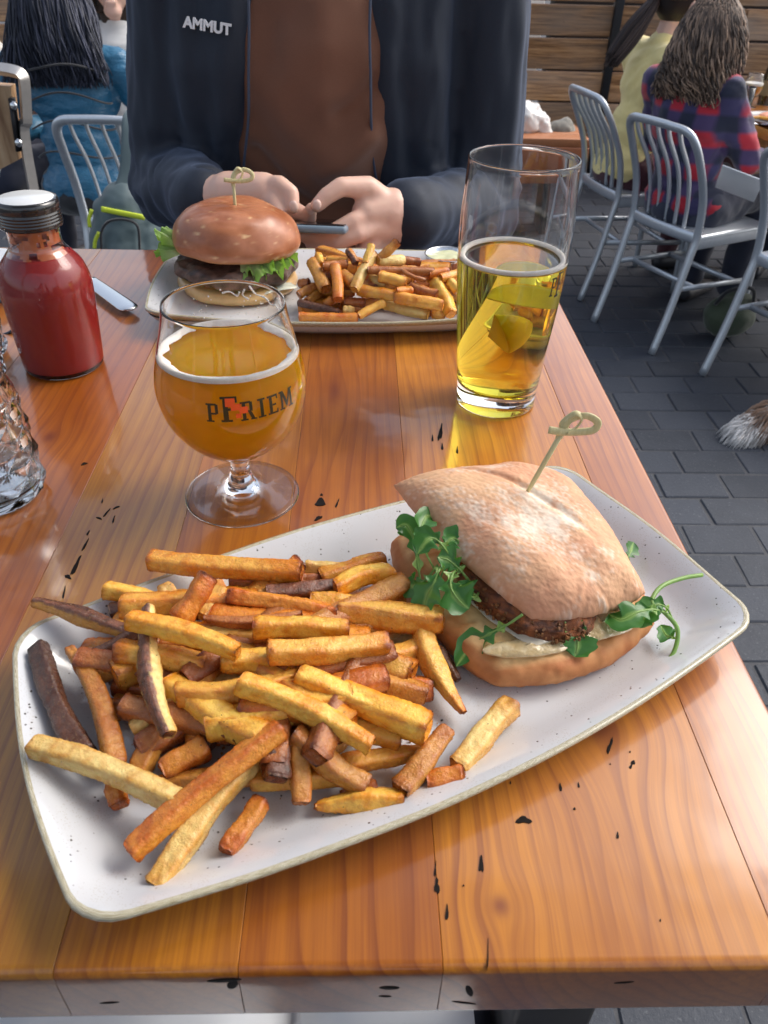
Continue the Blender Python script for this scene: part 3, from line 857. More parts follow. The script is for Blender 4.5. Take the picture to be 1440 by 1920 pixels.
GB = 'fries heaped on the far platter'
def B(x, y): return 560 + x / 4.645, 440 + y / 4.645
BK = [
 ('long orange fry lowest along the near rim of the far platter', 0, 715, 515, 722, 68, 1.7, 1.6, 'o', {}),
 ('golden fry slanting up from the end of the long orange one', 520, 705, 750, 590, 62, 1.7, 2.6, 'g', {}),
 ('purple black fry behind the long orange one on the far platter', 0, 590, 360, 680, 55, 2.0, 1.8, 'k', {}),
 ('upright brown-sided fry left of centre on the far heap', 318, 275, 348, 565, 88, 4.8, 2.9, 'o', {}),
 ('thick pale fry at the left end of the far heap', 110, 230, 240, 480, 95, 4.6, 3.2, 'm', {}),
 ('small yellow tip on the upper left of the far heap', 165, 175, 205, 265, 60, 5.0, 4.6, 'y', {}),
 ('dull fry pointing toward the burger from the far heap', 0, 530, 140, 445, 70, 2.2, 2.8, 'm', {}),
 ('short dull fry under the one pointing toward the burger', 70, 590, 190, 500, 66, 1.8, 2.2, 'm', {}),
 ('yellow fry tip topmost near the centre of the far heap', 630, 95, 590, 260, 64, 6.4, 5.2, 'y', dict(darkend=(0, .5))),
 ('long pale fry leaning down the centre of the far heap', 650, 160, 480, 480, 78, 5.8, 3.6, 'p', dict(darkend=(.7, .4))),
 ('split fry with skin sticking up left of the topmost tip', 430, 135, 505, 250, 58, 5.8, 5.0, 'o', dict(skin=.4)),
 ('pale golden fry lying across the front of the far heap', 512, 480, 840, 535, 84, 3.3, 3.2, 'g', {}),
 ('orange ended fry continuing right of the pale golden one', 835, 545, 1260, 620, 92, 3.2, 2.8, 'g', dict(darkend=(.5, 0))),
 ('pale fry with a hollow end near the rim of the far platter', 740, 610, 1130, 695, 80, 1.9, 1.7, 'p', {}),
 ('golden half-moon fry right of centre on the far heap', 700, 360, 940, 420, 84, 4.6, 4.2, 'g', {}),
 ('plain yellow fry just left of the half-moon one', 630, 375, 765, 450, 78, 4.0, 3.6, 'p', {}),
 ('long glossy dark brown fry across the back of the far heap', 600, 310, 1180, 320, 60, 5.0, 4.6, 'b', {}),
 ('orange square-ended fry at the right of the far heap', 1130, 345, 1300, 320, 74, 4.4, 4.4, 'o', dict(darkend=(0, .8))),
 ('broad bright fry at the right end of the far heap next to the tall beer', 1190, 410, 1335, 690, 105, 3.6, 1.9, 'y', {}),
 ('pale stout fry high at the back right of the far heap', 690, 225, 920, 225, 82, 5.4, 5.0, 'p', {}),
 ('dark-ended fry sticking up highest out of the far heap', 700, 205, 870, 62, 66, 5.6, 7.0, 'm', dict(darkend=(0, 1.4))),
 ('brown fry end beyond the pale stout one', 890, 215, 1060, 245, 62, 5.0, 4.6, 'b', {}),
 ('pale brown fry at the back left of the far heap', 240, 215, 430, 225, 58, 5.0, 5.0, 'g', {}),
 ('thin curled brown strip right of the half-moon fry', 895, 310, 1110, 400, 34, 5.0, 4.4, 'b', dict(bend=.12)),
 ('shaded brown fry behind the orange ended one', 970, 450, 1200, 530, 80, 3.8, 3.4, 'b', {}),
 ('small pink brown fry end between two front fries of the far heap', 850, 490, 990, 490, 62, 3.8, 3.6, 'o', {}),
 ('square pale fry end facing the snifter from the far heap', 390, 655, 485, 662, 66, 1.8, 1.8, 'p', {}),
 ('short brown fry left of the square pale end', 235, 620, 300, 560, 74, 1.8, 2.4, 'o', {}),
 ('stub in the gap at the right rim of the far platter', 1160, 690, 1275, 700, 72, 1.5, 1.5, 'g', {}),
 ('golden brown fry behind the upright brown-sided one', 385, 350, 480, 430, 88, 4.0, 3.8, 'm', {}),
 ('dark fry crossing behind the thick pale one', 210, 275, 420, 262, 72, 4.8, 4.8, 'b', {}),
 ('yellow fry half hidden by the tall beer', 1320, 400, 1390, 500, 72, 3.8, 3.2, 'y', {}),
 ('golden fry behind the square-ended one at the far right', 1230, 375, 1400, 340, 66, 4.2, 4.0, 'g', {}),
 ('short brown end at the burger side of the far heap', 5, 425, 90, 422, 66, 2.8, 3.0, 'b', {}),
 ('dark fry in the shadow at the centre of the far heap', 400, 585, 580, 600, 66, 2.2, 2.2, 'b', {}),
]
for (lab, x1, y1, x2, y2, w, z1, z2, tone, kw) in BK:
    a, b = PZ(*B(x1, y1), z1 / 100), PZ(*B(x2, y2), z2 / 100)
    sc_ = FPX / ((a + b) / 2 - CAM).dot(CF)
    fry(lab, a, b, w / 4.645 / sc_ * 1.08, tone, group=GB, detail=.6, **kw)
for k in range(34):
    u, v_ = rr_.uniform(-1, 1), rr_.uniform(-1, 1)
    z = rr_.choice((0.011, 0.022, 0.033))
    c = np.array([0.045 + .085 * u, 0.80 + .045 * v_, z]); an = rr_.uniform(-.8, .8); l = rr_.uniform(.02, .035)
    dd = np.array([math.cos(an), math.sin(an), 0]) * l
    fry('browned fry buried deep in the far heap', c - dd, c + dd, rr_.uniform(.011, .013), rr_.choice('gmbo'), group='buried fries of the far heap', detail=.45)
# ------------------------------------------------------------ ciabatta sandwich
def pillow(corners, top, bot, nrm, n=90, rad=.22, prof=2.6, bend=None):
    mc = sum(np.array(q, float) for q in corners) / 4; ex__ = 1 / math.sqrt(1 - rad) * .95
    corners = [mc + (np.array(q, float) - mc) * ex__ for q in corners]
    c = [np.array(q, float) for q in corners]
    nrm = np.array(nrm, float); nrm /= np.linalg.norm(nrm)
    V, UV = [], []
    for side in (1, -1):
        for i in range(n):
            for j in range(n):
                a, b = -1 + 2 * i / (n - 1), -1 + 2 * j / (n - 1)
                # squircle mapping rounds the corners
                x = a * math.sqrt(1 - rad * b * b); y = b * math.sqrt(1 - rad * a * a)
                e = max(abs(a), abs(b))
                u, v = (x + 1) / 2, (y + 1) / 2
                P = c[0] * (1 - u) * (1 - v) + c[1] * u * (1 - v) + c[2] * u * v + c[3] * (1 - u) * v
                q = (1 - abs(a) ** prof) * (1 - abs(b) ** prof)
                h = max(q, 0) ** 0.5
                V.append(P + nrm * (h * top if side > 0 else -h * bot)); UV.append((u, v, side, e))
    V, UV = np.array(V), np.array(UV)
    F = [q for q in quads(n, n)] + [tuple(k + n * n for k in q[::-1]) for q in quads(n, n)]
    # weld the rim
    rim = [i * n + j for i in range(n) for j in range(n) if i in (0, n - 1) or j in (0, n - 1)]
    mp = {k + n * n: k for k in rim}
    F = [tuple(mp.get(k, k) for k in q) for q in F]
    used = sorted({k for q in F for k in q}); re = {k: i for i, k in enumerate(used)}
    return V[used], [tuple(re[k] for k in q) for q in F], UV[used]
def m_col(name, rough=0.6, bs=300, bst=0.4, bd=0.0006, noise_amt=0.25, sss=0.05, scale=200, **k):
    g = G(name); v = g.coord(); c = g.attr()
    n = g.noise(v, scale, 5, 0.65)
    c2 = g.mix(g.ramp(n, [(0.35, noise_amt), (0.65, 0)]), c, g.mix(1.0, c, (0.6, 0.5, 0.42), 'MULTIPLY'))
    return g.done(g.P(color=c2, rough=rough, normal=g.bump(g.noise(v, bs, 6, 0.7), bst, bd), sss=sss, sssr=(0.004, 0.002, 0.001), ssss=0.5, **k))
M_CRUST = m_col('floured_crust', 0.66, 520, 0.4, 0.0004)
M_BUN = m_col('brown_bun_crust', 0.34, 260, 0.2, 0.0005, noise_amt=.2)
M_CRUMBS = m_col('fried_crumbs', 0.55, 500, 0.8, 0.0012, noise_amt=.6, scale=500)
sand = thing('ciabatta_sandwich', 'floured square ciabatta chicken sandwich with arugula on the front platter', 'sandwich', tuple(PZ(980, 1100, .01)))
# bottom half
bbc = [PZ(722, 1015, .018), PZ(925, 1292, .014), PZ(1238, 1172, .016), PZ(1040, 960, .018)]
V, F, UV = pillow(bbc, .0105, .0135, (0, 0, 1), 90, .34, 7)
N = vnormals(V, F)
d = 0.0012 * fbm(V * 60, 3, 1) + .0004 * fbm(V * 260, 2, 2)
V = V + N * d[:, None]
topm = np.clip((UV[:, 2] > 0) * 1.0, 0, 1) * np.clip((0.93 - UV[:, 3]) * 14, 0, 1)
nz = fbm(V * 90, 3, 5); nz2 = fbm(V * 320, 3, 6)
crumb = np.array(srgb(232, 196, 136)); crumb2 = np.array(srgb(196, 138, 72)); crust = np.array(srgb(168, 96, 46)); crust2 = np.array(srgb(206, 144, 88))
K = crust[None] * (1 - np.clip(.5 + nz * .7, 0, 1))[:, None] + crust2[None] * np.clip(.5 + nz * .7, 0, 1)[:, None]
T = crumb[None] * (1 - np.clip(.25 + nz * .9 + nz2 * .3, 0, 1))[:, None] + crumb2[None] * np.clip(.25 + nz * .9 + nz2 * .3, 0, 1)[:, None]
K = K * (1 - topm[:, None]) + T * topm[:, None]
toast = (np.exp(-((UV[:, 3] - .84) / .07) ** 2) * (UV[:, 2] > 0) * np.clip(.6 + nz, 0, 1))[:, None] * .7
K = K * (1 - toast) + np.array(srgb(170, 100, 46)) * toast
V[:, 2] += topm * (.0006 * nz2 + .0005 * fbm(V * 500, 2, 8))
obj('bottom_bun', (V, F), M_CRUST, sand, col=K)
# top half, slid back and tipped forward
tc = [np.array(q) for q in (PZ(722, 905, .058), PZ(1000, 1172, .037), PZ(1218, 1118, .037), PZ(1040, 880, .060))]
nrm = np.cross(tc[1] - tc[0], tc[3] - tc[0]); nrm /= np.linalg.norm(nrm)
if nrm[2] < 0: nrm = -nrm
V, F, UV = pillow(tc, .0205, .005, nrm, 200, .20, 3.6)
u, v = UV[:, 0], UV[:, 1]
top = UV[:, 2] > 0
crease = np.exp(-((v - 0.50 - .10 * np.sin(u * 4) - .55 * (u - .3)) / .035) ** 2) * np.clip(1 - abs(u - .35) * 2.2, 0, 1)
V = V + nrm[None] * ((-0.0030 * crease + 0.0022 * fbm(np.column_stack([u * 4, v * 4, u * 0]), 2, 8)) * top)[:, None]
# stretch wrinkles towards the front half
wr = vnoise(np.column_stack([u * 26 + 2 * vnoise(np.column_stack([u * 6, v * 6, u * 0]), 4), v * 7, u * 0]), 7)
wr2 = fbm(np.column_stack([u * 60, v * 34, u * 0]), 3, 9)
wm = np.clip((u - .45) * 1.6, 0, 1) * top
N = vnormals(V, F)
V = V + N * (0.0005 * wr * wm + 0.00010 * wr2 * top + 0.00018 * fbm(V * 110, 2, 2) + .00022 * fbm(V * 560, 2, 3))[:, None]
fl = fbm(np.column_stack([u * 9, v * 9, u * 0]), 4, 21); fl2 = fbm(np.column_stack([u * 70, v * 70, u * 0]), 3, 22)
mid = np.exp(-((u - .5) / .33) ** 2 - ((v - .52) / .36) ** 2)
flour = np.clip(mid * .9 + fl * .65 + fl2 * .38 + .5 * crease - .36 + .4 * wr * wm, 0, 1) * top
base1 = np.array(srgb(214, 158, 122)); base2 = np.array(srgb(228, 182, 140)); base3 = np.array(srgb(198, 134, 104))
nz = np.clip(.5 + .8 * fbm(V * 45, 3, 31), 0, 1)
K = base1[None] * (1 - nz[:, None]) + base2[None] * nz[:, None]
eg = np.clip((UV[:, 3] - .8) * 4, 0, 1)[:, None] * .6
K = K * (1 - eg) + base3[None] * eg
K = K * (1 - .82 * flour[:, None]) + np.array(srgb(243, 232, 214))[None] * .82 * flour[:, None]
obj('top_bun', (V, F), M_CRUST, sand, col=K)
# breaded cutlet
cc = PZ(985, 1120, .034)
ex_ = (tc[1] - tc[0]); ex_[2] = 0; ex_ /= np.linalg.norm(ex_)
ang = math.atan2(ex_[1], ex_[0])
V, F = ell((0, 0, 0), (.050, .036, .0105), seg=90)
V[:, 2] = np.sign(V[:, 2]) * np.abs(V[:, 2] / .0105) ** .6 * .0105
V = V * 1.0
N = vnormals(V, F)
V = V + N * (0.0022 * fbm(V * 70, 3, 3) + .0013 * fbm(V * 330, 2, 4))[:, None]
Mz = np.array(Euler((R(-5), R(4), ang)).to_matrix())
nz = np.clip(.5 + .9 * fbm(V * 380, 2, 6), 0, 1)[:, None]
K = np.array(srgb(66, 30, 14))[None] * (1 - nz) + np.array(srgb(156, 88, 38))[None] * nz
V = V * np.array([.90, .82, 1]) @ Mz.T + PZ(978, 1098, .031)
obj('breaded_cutlet', (V, F), M_CRUMBS, sand, col=K)
# crumbs standing proud of the breading
parts = []
for k in range(420):
    a = rr_.uniform(-math.pi, math.pi); h = rr_.uniform(-.8, .9)
    q = np.array([.0505 * math.cos(a) * math.sqrt(max(1 - abs(h) ** 3, .1)), .0365 * math.sin(a) * math.sqrt(max(1 - abs(h) ** 3, .1)), .0105 * h]) * np.array([.90, .82, 1]) @ Mz.T + PZ(978, 1098, .031)
    s = rr_.uniform(.0006, .0014)
    parts.append(box(q, (s * 1.7, s, s), (rr_.uniform(0, 3), rr_.uniform(0, 3), rr_.uniform(0, 3))))
V, F = join(*parts)
K = np.repeat(np.array([[rr_.uniform(.12, .34)] * 1 for _ in range(420)]), 8, 0) * np.array([[1.0, .42, .12]])
tag(obj('breading_crumbs', (V, F), M_CRUMBS, sand, col=K, smooth=False), kind='stuff')
def sauce_blob(name, px, py, z, rx, ry, h, mat, parent, rot=0, s=0):
    V, F = ell((0, 0, 0), (rx, ry, h), (0, 0, rot), seg=48)
    V[:, :2] *= (1 + .16 * fbm(V * 55 + s, 2, s))[:, None]
    V[:, 2] += .0007 * fbm(V * 150, 2, s) - np.minimum(V[:, 2], 0) * .5
    return obj(name, (V + PZ(px, py, z), F), mat, parent)
M_AIOLI = plain('aioli', (0.60, 0.54, 0.42), 0.3, 0.06, 90, sss=0.3, sssr=(0.01, 0.008, 0.005), coat=.4, coatr=.1)
gj = G('onion_jam'); M_JAM = gj.done(gj.P(color=gj.mix(gj.noise(gj.coord(), 180), (0.62, 0.42, 0.16), (0.80, 0.68, 0.42)), rough=0.15, trans=0.35, ior=1.38, coat=.6, coatr=.05, normal=gj.bump(gj.noise(gj.coord(), 260), .8, .0015)))
sauce_blob('aioli', 972, 1118, .0275, .041, .026, .0028, M_AIOLI, sand, ang, 3)
sauce_blob('onion_jam', 1128, 1172, .026, .020, .011, .0032, M_JAM, sand, .3, 7)
sauce_blob('onion_jam', 990, 1215, .0255, .024, .006, .0025, M_JAM, sand, .1, 9)
sauce_blob('onion_jam', 1150, 1145, .0275, .013, .010, .0045, M_JAM, sand, .8, 12)
# arugula
def m_leaf():
    g = G('arugula'); v = g.jit(g.coord()); c = g.attr()
    n = g.noise(v, 120, 4)
    c2 = g.mix(g.ramp(n, [(.35, .5), (.65, 0)]), c, g.mix(1.0, c, (.55, .7, .5), 'MULTIPLY'))
    p = g.P(color=c2, rough=.34, normal=g.bump(n, .4, .0008), spec=.5)
    t = g.n('ShaderNodeBsdfTranslucent'); g.put(t.inputs[0], g.mix(1.0, c2, (1.5, 1.6, .6), 'MULTIPLY'))
    mx = g.n('ShaderNodeMixShader'); mx.inputs[0].default_value = .28
    g.t.links.new(p, mx.inputs[1]); g.t.links.new(t.outputs[0], mx.inputs[2])
    return g.done(mx.outputs[0])
M_LEAF = m_leaf()
GREEN1, GREEN2, GREEN3 = np.array(srgb(70, 124, 58)), np.array(srgb(108, 160, 78)), np.array(srgb(176, 200, 120))
def leaf(name, pts, W, parent, nrm=(0, 0, 1), lobes=3, stem=.35, terminal=1.0, cup=.25, s=0, tone=1.0, **k):
    P = spline(pts, 12); P = np.array(P)
    tt = np.linspace(0, 1, 60); ti = np.linspace(0, 1, len(P)); P = np.column_stack([np.interp(tt, ti, P[:, q]) for q in range(3)]); n = 60
    T = np.gradient(P, axis=0); T /= np.linalg.norm(T, axis=1, keepdims=True) + 1e-9
    nr = np.array(nrm, float)
    V, C = [], []
    nu = 9
    ts = np.linspace(0, 1, n)
    for i in range(n):
        t = ts[i]
        b = np.cross(nr, T[i]); b /= np.linalg.norm(b) + 1e-9
        nn = np.cross(T[i], b)
        w = float(np.interp(t, [0, stem * .6, stem * .7, stem * .82, stem * .95, stem + .04, stem + .10, stem + .17, stem + .25, stem + .34, stem + .38, 1.0 - .10, .97, 1],
                               [.04, .05, .09, .46, .12, .16, .72, .34, .95, 1.0, .88, .62, .25, .02])) * (1 + .08 * math.sin(t * 40 + s))
        for j in range(nu):
            x = -1 + 2 * j / (nu - 1)
            asym = 1 + .12 * math.sin(s * 3 + t * 9) * x
            off = b * (x * w * W * asym) + nn * (W * cup * (abs(x) ** 1.6) * w + W * .10 * math.sin(t * 14 + x * 4 + s) * abs(x))
            V.append(P[i] + off)
            vein = math.exp(-(x / .10) ** 2)
            C.append(GREEN1 * (1 - vein) * tone + (GREEN2 * .4 + GREEN3 * .6) * vein if t > stem else GREEN2 * .5 + GREEN3 * .5)
    V = np.array(V); C = np.array(C)
    top = (V, quads(n, nu))
    V2 = V - np.tile(np.array(nr) * .00025, (len(V), 1))
    Vt, Ft = tube(P[:int(n * .9)], [W * .10 * (1 - .7 * i / n) for i in range(int(n * .9))], 6)
    VF = join(top, (Vt, Ft))
    col = np.vstack([C, np.tile(GREEN2 * .5 + GREEN3 * .5, (len(Vt), 1))])
    return obj(name, VF, M_LEAF, parent, col=col, **k)
def L(*q): return [PZ(x, y, z) for x, y, z in q]
LV = [
 (L((800, 1150, .030), (786, 1075, .038), (778, 1020, .046), (762, 985, .052), (742, 990, .050)), .0095, (0, -.4, 1)),
 (L((835, 1100, .036), (800, 1040, .050), (790, 1000, .058), (800, 968, .060), (825, 975, .056)), .008, (.2, -.5, 1)),
 (L((850, 1060, .045), (835, 1030, .055), (815, 1010, .060), (800, 1015, .060), (782, 1040, .055)), .010, (-.3, -.6, .8)),
 (L((860, 1050, .040), (830, 1060, .048), (815, 1090, .046), (800, 1120, .038), (790, 1158, .028)), .0105, (-.5, -.6, .7)),
 (L((870, 1060, .042), (850, 1075, .046), (845, 1100, .044), (860, 1125, .040), (880, 1142, .036)), .0125, (-.2, -.7, .8)),
 (L((880, 1040, .046), (868, 1020, .054), (850, 1010, .056), (835, 1020, .055)), .009, (-.2, -.5, 1)),
 (L((760, 1080, .024), (745, 1100, .020), (760, 1125, .014), (790, 1130, .012), (830, 1120, .012)), .007, (0, -.2, 1)),
 (L((730, 1065, .022), (745, 1090, .020), (775, 1105, .022), (800, 1110, .024)), .004, (0, -.2, 1)),
 (L((980, 1152, .040), (950, 1172, .034), (915, 1190, .028), (885, 1210, .021), (855, 1250, .015)), .0095, (-.1, -.4, 1)),
 (L((1038, 1150, .038), (1062, 1170, .034), (1080, 1190, .030), (1083, 1212, .026), (1078, 1232, .022)), .0115, (.1, -.5, .9)),
 (L((1075, 1148, .038), (1090, 1155, .036), (1105, 1165, .032)), .007, (.1, -.4, 1)),
 (L((1168, 1062, .020), (1180, 1040, .022), (1188, 1016, .020)), .006, (.3, -.4, 1)),
 (L((905, 1100, .034), (890, 1120, .038), (872, 1110, .040), (858, 1090, .044)), .010, (-.2, -.6, .9)),
 (L((820, 1060, .04), (800, 1085, .040), (775, 1100, .034), (758, 1090, .030)), .009, (-.4, -.5, .8)),
 (L((880, 1090, .04), (862, 1068, .046), (840, 1050, .050), (820, 1045, .052)), .011, (-.3, -.6, .8)),
]
for k, (pts, W, nr) in enumerate(LV):
    leaf('arugula_leaf', pts, W * .82, sand, nr, stem=.38, s=k * 1.7, tone=random.uniform(.75, 1.15))
# fallen sprig on the glaze
spr = thing('arugula_sprig', 'curling arugula sprig fallen on the bare right corner of the front platter', 'salad leaf', tuple(PZ(1230, 1180, .02)))
stem = L((1180, 1295, .008), (1225, 1268, .009), (1262, 1225, .014), (1270, 1180, .022), (1245, 1148, .030), (1222, 1130, .034), (1240, 1100, .036), (1280, 1084, .034), (1316, 1078, .030))
V, F = tube(spline(stem, 8), .00125, 7)
obj('stem', (V, F), M_LEAF, spr, col=np.tile(GREEN2 * .5 + GREEN3 * .5, (len(V), 1)))
for pts, W in ((L((1250, 1150, .030), (1225, 1143, .034), (1195, 1148, .036), (1165, 1162, .034), (1142, 1152, .032)), .009),
               (L((1262, 1165, .025), (1250, 1140, .032), (1228, 1135, .034), (1205, 1160, .030), (1200, 1178, .026)), .007),
               (L((1272, 1200, .018), (1262, 1195, .016), (1250, 1192, .013), (1238, 1172, .012)), .006)):
    leaf('leaf', pts, W, spr, (-.1, -.4, 1), stem=.3, s=W * 900)
# knotted bamboo picks
gb = G('bamboo'); M_BAMBOO = gb.done(gb.P(color=gb.mix(gb.noise(gb.mapc(gb.coord(), (900, 900, 60)), 1.0, 3), (0.42, 0.36, 0.14), (0.74, 0.66, 0.38)), rough=.45))
def pick(label, base, tip, size, yaw_):
    r = thing('bamboo_pick', label, 'pick', tuple(base))
    base, tip = np.array(base), np.array(tip)
    d = (tip - base) / np.linalg.norm(tip - base)
    obj('stick', tube([base - d * .02, base, tip - d * .001], [.0006, .0012, .0012], 8, sx=1.3, sy=.7), M_BAMBOO, r)
    rt = np.array([math.cos(yaw_), math.sin(yaw_), 0.12]); up = np.cross(rt, np.cross(d, rt)); up /= np.linalg.norm(up)
    bk = np.cross(d, rt)
    s = size
    loop = [tip - d * s * .5, tip - rt * s * .02, tip + rt * s * .35 + up * s * .55 + bk * s * .1, tip + rt * s * 1.1 + up * s * .72, tip + rt * s * 1.65 + up * s * .35 - bk * s * .2, tip + rt * s * 1.45 - up * s * .05 - bk * s * .3,
            tip + rt * s * .6 - up * s * .10 - bk * s * .15, tip - rt * s * .1 + up * s * .05 - bk * s * .12, tip - rt * s * .75 + up * s * .22]
    obj('loop', tube(spline(loop, 7), .0012, 8, sx=1.7, sy=.55), M_BAMBOO, r)
    loop2 = [tip + rt * s * .1 - d * s * .2, tip + up * s * .25 + bk * s * .25, tip + rt * s * .55 + up * s * .9 + bk * s * .1, tip + rt * s * .9 + up * s * .6, tip + rt * s * .7 + up * s * .1, tip + rt * s * .12 - up * s * .1 - bk * s * .18]
    obj('knot', tube(spline(loop2, 6), .0011, 8, sx=1.5, sy=.6), M_BAMBOO, r)
b_ = PZ(1002, 900, .078)
pick('knotted bamboo pick stuck in the floured ciabatta bun', b_, np.array([*(b_[:2] + np.array([.0095, -.004])), .112]) + 0 * b_, .0105, .15)

# ------------------------------------------------------------ burger on the far platter
bc = PZ(450, 500, .035)
bc = np.array([-0.128, 0.822, 0.0])
burg = thing('hamburger', 'glossy brown bun hamburger with dark patty and green lettuce on the far platter', 'burger', tuple(bc))
def dome(R_, H, zc, nz=46, seg=96, flat=.6):
    prof = [(1e-4, 0), (R_ * .5, 0), (R_ * .88, .0005), (R_ * .975, H * .10), (R_, H * .22)]
    for k in range(1, 20):
        a = math.pi / 2 * k / 19
        prof.append((R_ * math.cos(a) ** flat if k < 19 else 1e-4, H * .22 + H * .78 * math.sin(a)))
    return lathe(smooth_prof(prof, 3), seg, (bc[0], bc[1], zc))
V, F = dome(.0645, .047, .043)
tilt = np.array(Euler((R(-3), R(2), 0)).to_matrix()); V = (V - bc) @ tilt.T + bc
N = vnormals(V, F)
rel = (V - bc) / .065
wrk = np.clip(1 - np.linalg.norm(rel[:, :2], axis=1) * 1.25, 0, 1) * (V[:, 2] > .07)
V = V + N * (.0018 * fbm(V * 35, 2, 3) + .0022 * wrk * vnoise(np.column_stack([V[:, 0] * 60, V[:, 1] * 260, V[:, 2] * 60]), 4))[:, None]
nz = np.clip(.5 + .8 * fbm(V * 60, 4, 5), 0, 1)[:, None]
K = np.array(srgb(150, 88, 54))[None] * (1 - nz) + np.array(srgb(180, 118, 84))[None] * nz
low = np.clip(1 - (V[:, 2] - .046) / .008, 0, 1)[:, None]
K = K * (1 - low * .6) + np.array(srgb(206, 150, 96)) * low * .6
fl = np.clip(fbm(V * 160, 3, 9) - .62, 0, 1)[:, None] * 2
K = K * (1 - fl.clip(0, .8)) + np.array(srgb(226, 190, 140)) * fl.clip(0, .8)
obj('top_bun', (V, F), M_BUN, burg, col=K)
V, F = ell((bc[0], bc[1], .030), (.062, .062, .0125), seg=90)
V[:, 2] = .030 + np.sign(V[:, 2] - .030) * np.abs((V[:, 2] - .030) / .0125) ** .55 * .0125
N = vnormals(V, F)
V = V + N * (.0030 * fbm(V * 80, 3, 3) + .0012 * fbm(V * 240, 2, 4))[:, None]
nz = np.clip(.5 + .8 * fbm(V * 170, 3, 6), 0, 1)[:, None]
K = np.array(srgb(52, 34, 28))[None] * (1 - nz) + np.array(srgb(122, 92, 78))[None] * nz
obj('beef_patty', (V, F), m_col('charred_beef', .42, 380, .7, .0012, .5), burg, col=K)
V, F = lathe(smooth_prof([(1e-4, .005), (.05, .005), (.060, .007), (.063, .012), (.060, .0175), (.05, .019), (1e-4, .019)], 4), 64, bc)
V = V + 0.0008 * np.column_stack([fbm(V * 50, 2, 1)] * 3)
K = np.tile(np.array(srgb(214, 176, 120)), (len(V), 1))
obj('bottom_bun', (V, F), M_BUN, burg, col=K)
sauce_blob('onion_slice', 470, 535, .016, .052, .022, .003, plain('white_onion', (.72, .74, .62), .2, .05, coat=.5), burg, 0, 4)
def ruffle(a0, a1, R0, R1, z0, z1, s, name='lettuce'):
    n, m2 = 70, 9
    V, C = [], []
    for i in range(n):
        a = a0 + (a1 - a0) * i / (n - 1)
        for j in range(m2):
            q = j / (m2 - 1)
            r = R0 + (R1 - R0) * q + .004 * q * math.sin(a * 17 + s)
            z = z0 + (z1 - z0) * q + .0055 * q * math.sin(a * 31 + s * 2) + .003 * q * math.sin(a * 57 + s)
            V.append((bc[0] + r * math.cos(a), bc[1] + r * math.sin(a), z))
            C.append(np.array(srgb(206, 218, 165)) * (1 - q) + np.array(srgb(140, 180, 90)) * q)
    V = np.array(V); V += .0012 * np.column_stack([fbm(V * 200, 2, 1), fbm(V * 200, 2, 2), fbm(V * 200, 2, 3)])
    return obj(name, (V, quads(n, m2)), M_LEAF, burg, col=np.array(C))
ruffle(-1.35, -.35, .045, .064, .047, .036, 1)
ruffle(-1.0, .1, .045, .062, .047, .041, 4)
ruffle(2.95, 3.45, .050, .078, .046, .044, 2)
ruffle(2.9, 3.35, .050, .077, .047, .058, 5)
t_ = PZ(459, 388, .090); 
pick('knotted bamboo pick stuck in the burger bun', np.array([bc[0] + .004, bc[1] - .004, .088]), np.array([bc[0] + .0045, bc[1] - .006, .113]), .0115, .3)

# ------------------------------------------------------------ ramekin of sauce
rc = PZ(838, 487, .022); rc[2] = .005
ram = thing('sauce_cup', 'small steel cup of pale green sauce on the far platter beside its fries', 'sauce cup', tuple(rc))
M_STEEL = plain('brushed_steel', (.68, .70, .72), .22, .05, metal=1.0)
obj('cup', lathe([(1e-4, 0), (.019, 0), (.024, .022), (.0252, .0235), (.0243, .0240), (.0232, .0225), (.0185, .0012), (1e-4, .0012)], 56, rc), M_STEEL, ram)
V, F = lathe(smooth_prof([(1e-4, .0215), (.008, .022), (.016, .0208), (.0226, .0195), (.0222, .010), (1e-4, .010)], 4), 48, rc)
V[:, 2] += .0010 * fbm(V * 110, 2, 3)
obj('sauce', (V, F), plain('pale_green_sauce', (.66, .68, .44), .25, .08, 60, sss=.2, sssr=(.01, .01, .005)), ram)

# ------------------------------------------------------------ snifter
M_GLASS = glassmat('clear_glass')
M_FOAM = plain('beer_foam', (.86, .82, .76), .5, .05, 300, bump=.6, bscale=900, bd=.0006, sss=.4, sssr=(.01, .01, .01))
def hazy():
    g = G('hazy_orange_beer')
    c = (1.0, 0.56, 0.03)
    p = g.P(color=c, rough=.05, spec=.2, sss=1.0, sssr=(.03, .012, .003), ssss=1.0, ior=1.2)
    t = g.n('ShaderNodeBsdfTranslucent'); g.put(t.inputs[0], (1.0, .60, .05))
    mx = g.n('ShaderNodeMixShader'); mx.inputs[0].default_value = .75
    g.t.links.new(p, mx.inputs[1]); g.t.links.new(t.outputs[0], mx.inputs[2])
    return g.done(mx.outputs[0])
M_HAZY = hazy()
M_PRINT = plain('dark_glass_print', (.035, .028, .012), .3, .3, 80)
def radius_at(prof, z):
    zz = [p[1] for p in prof]; rr = [p[0] for p in prof]
    return float(np.interp(z, zz, rr))
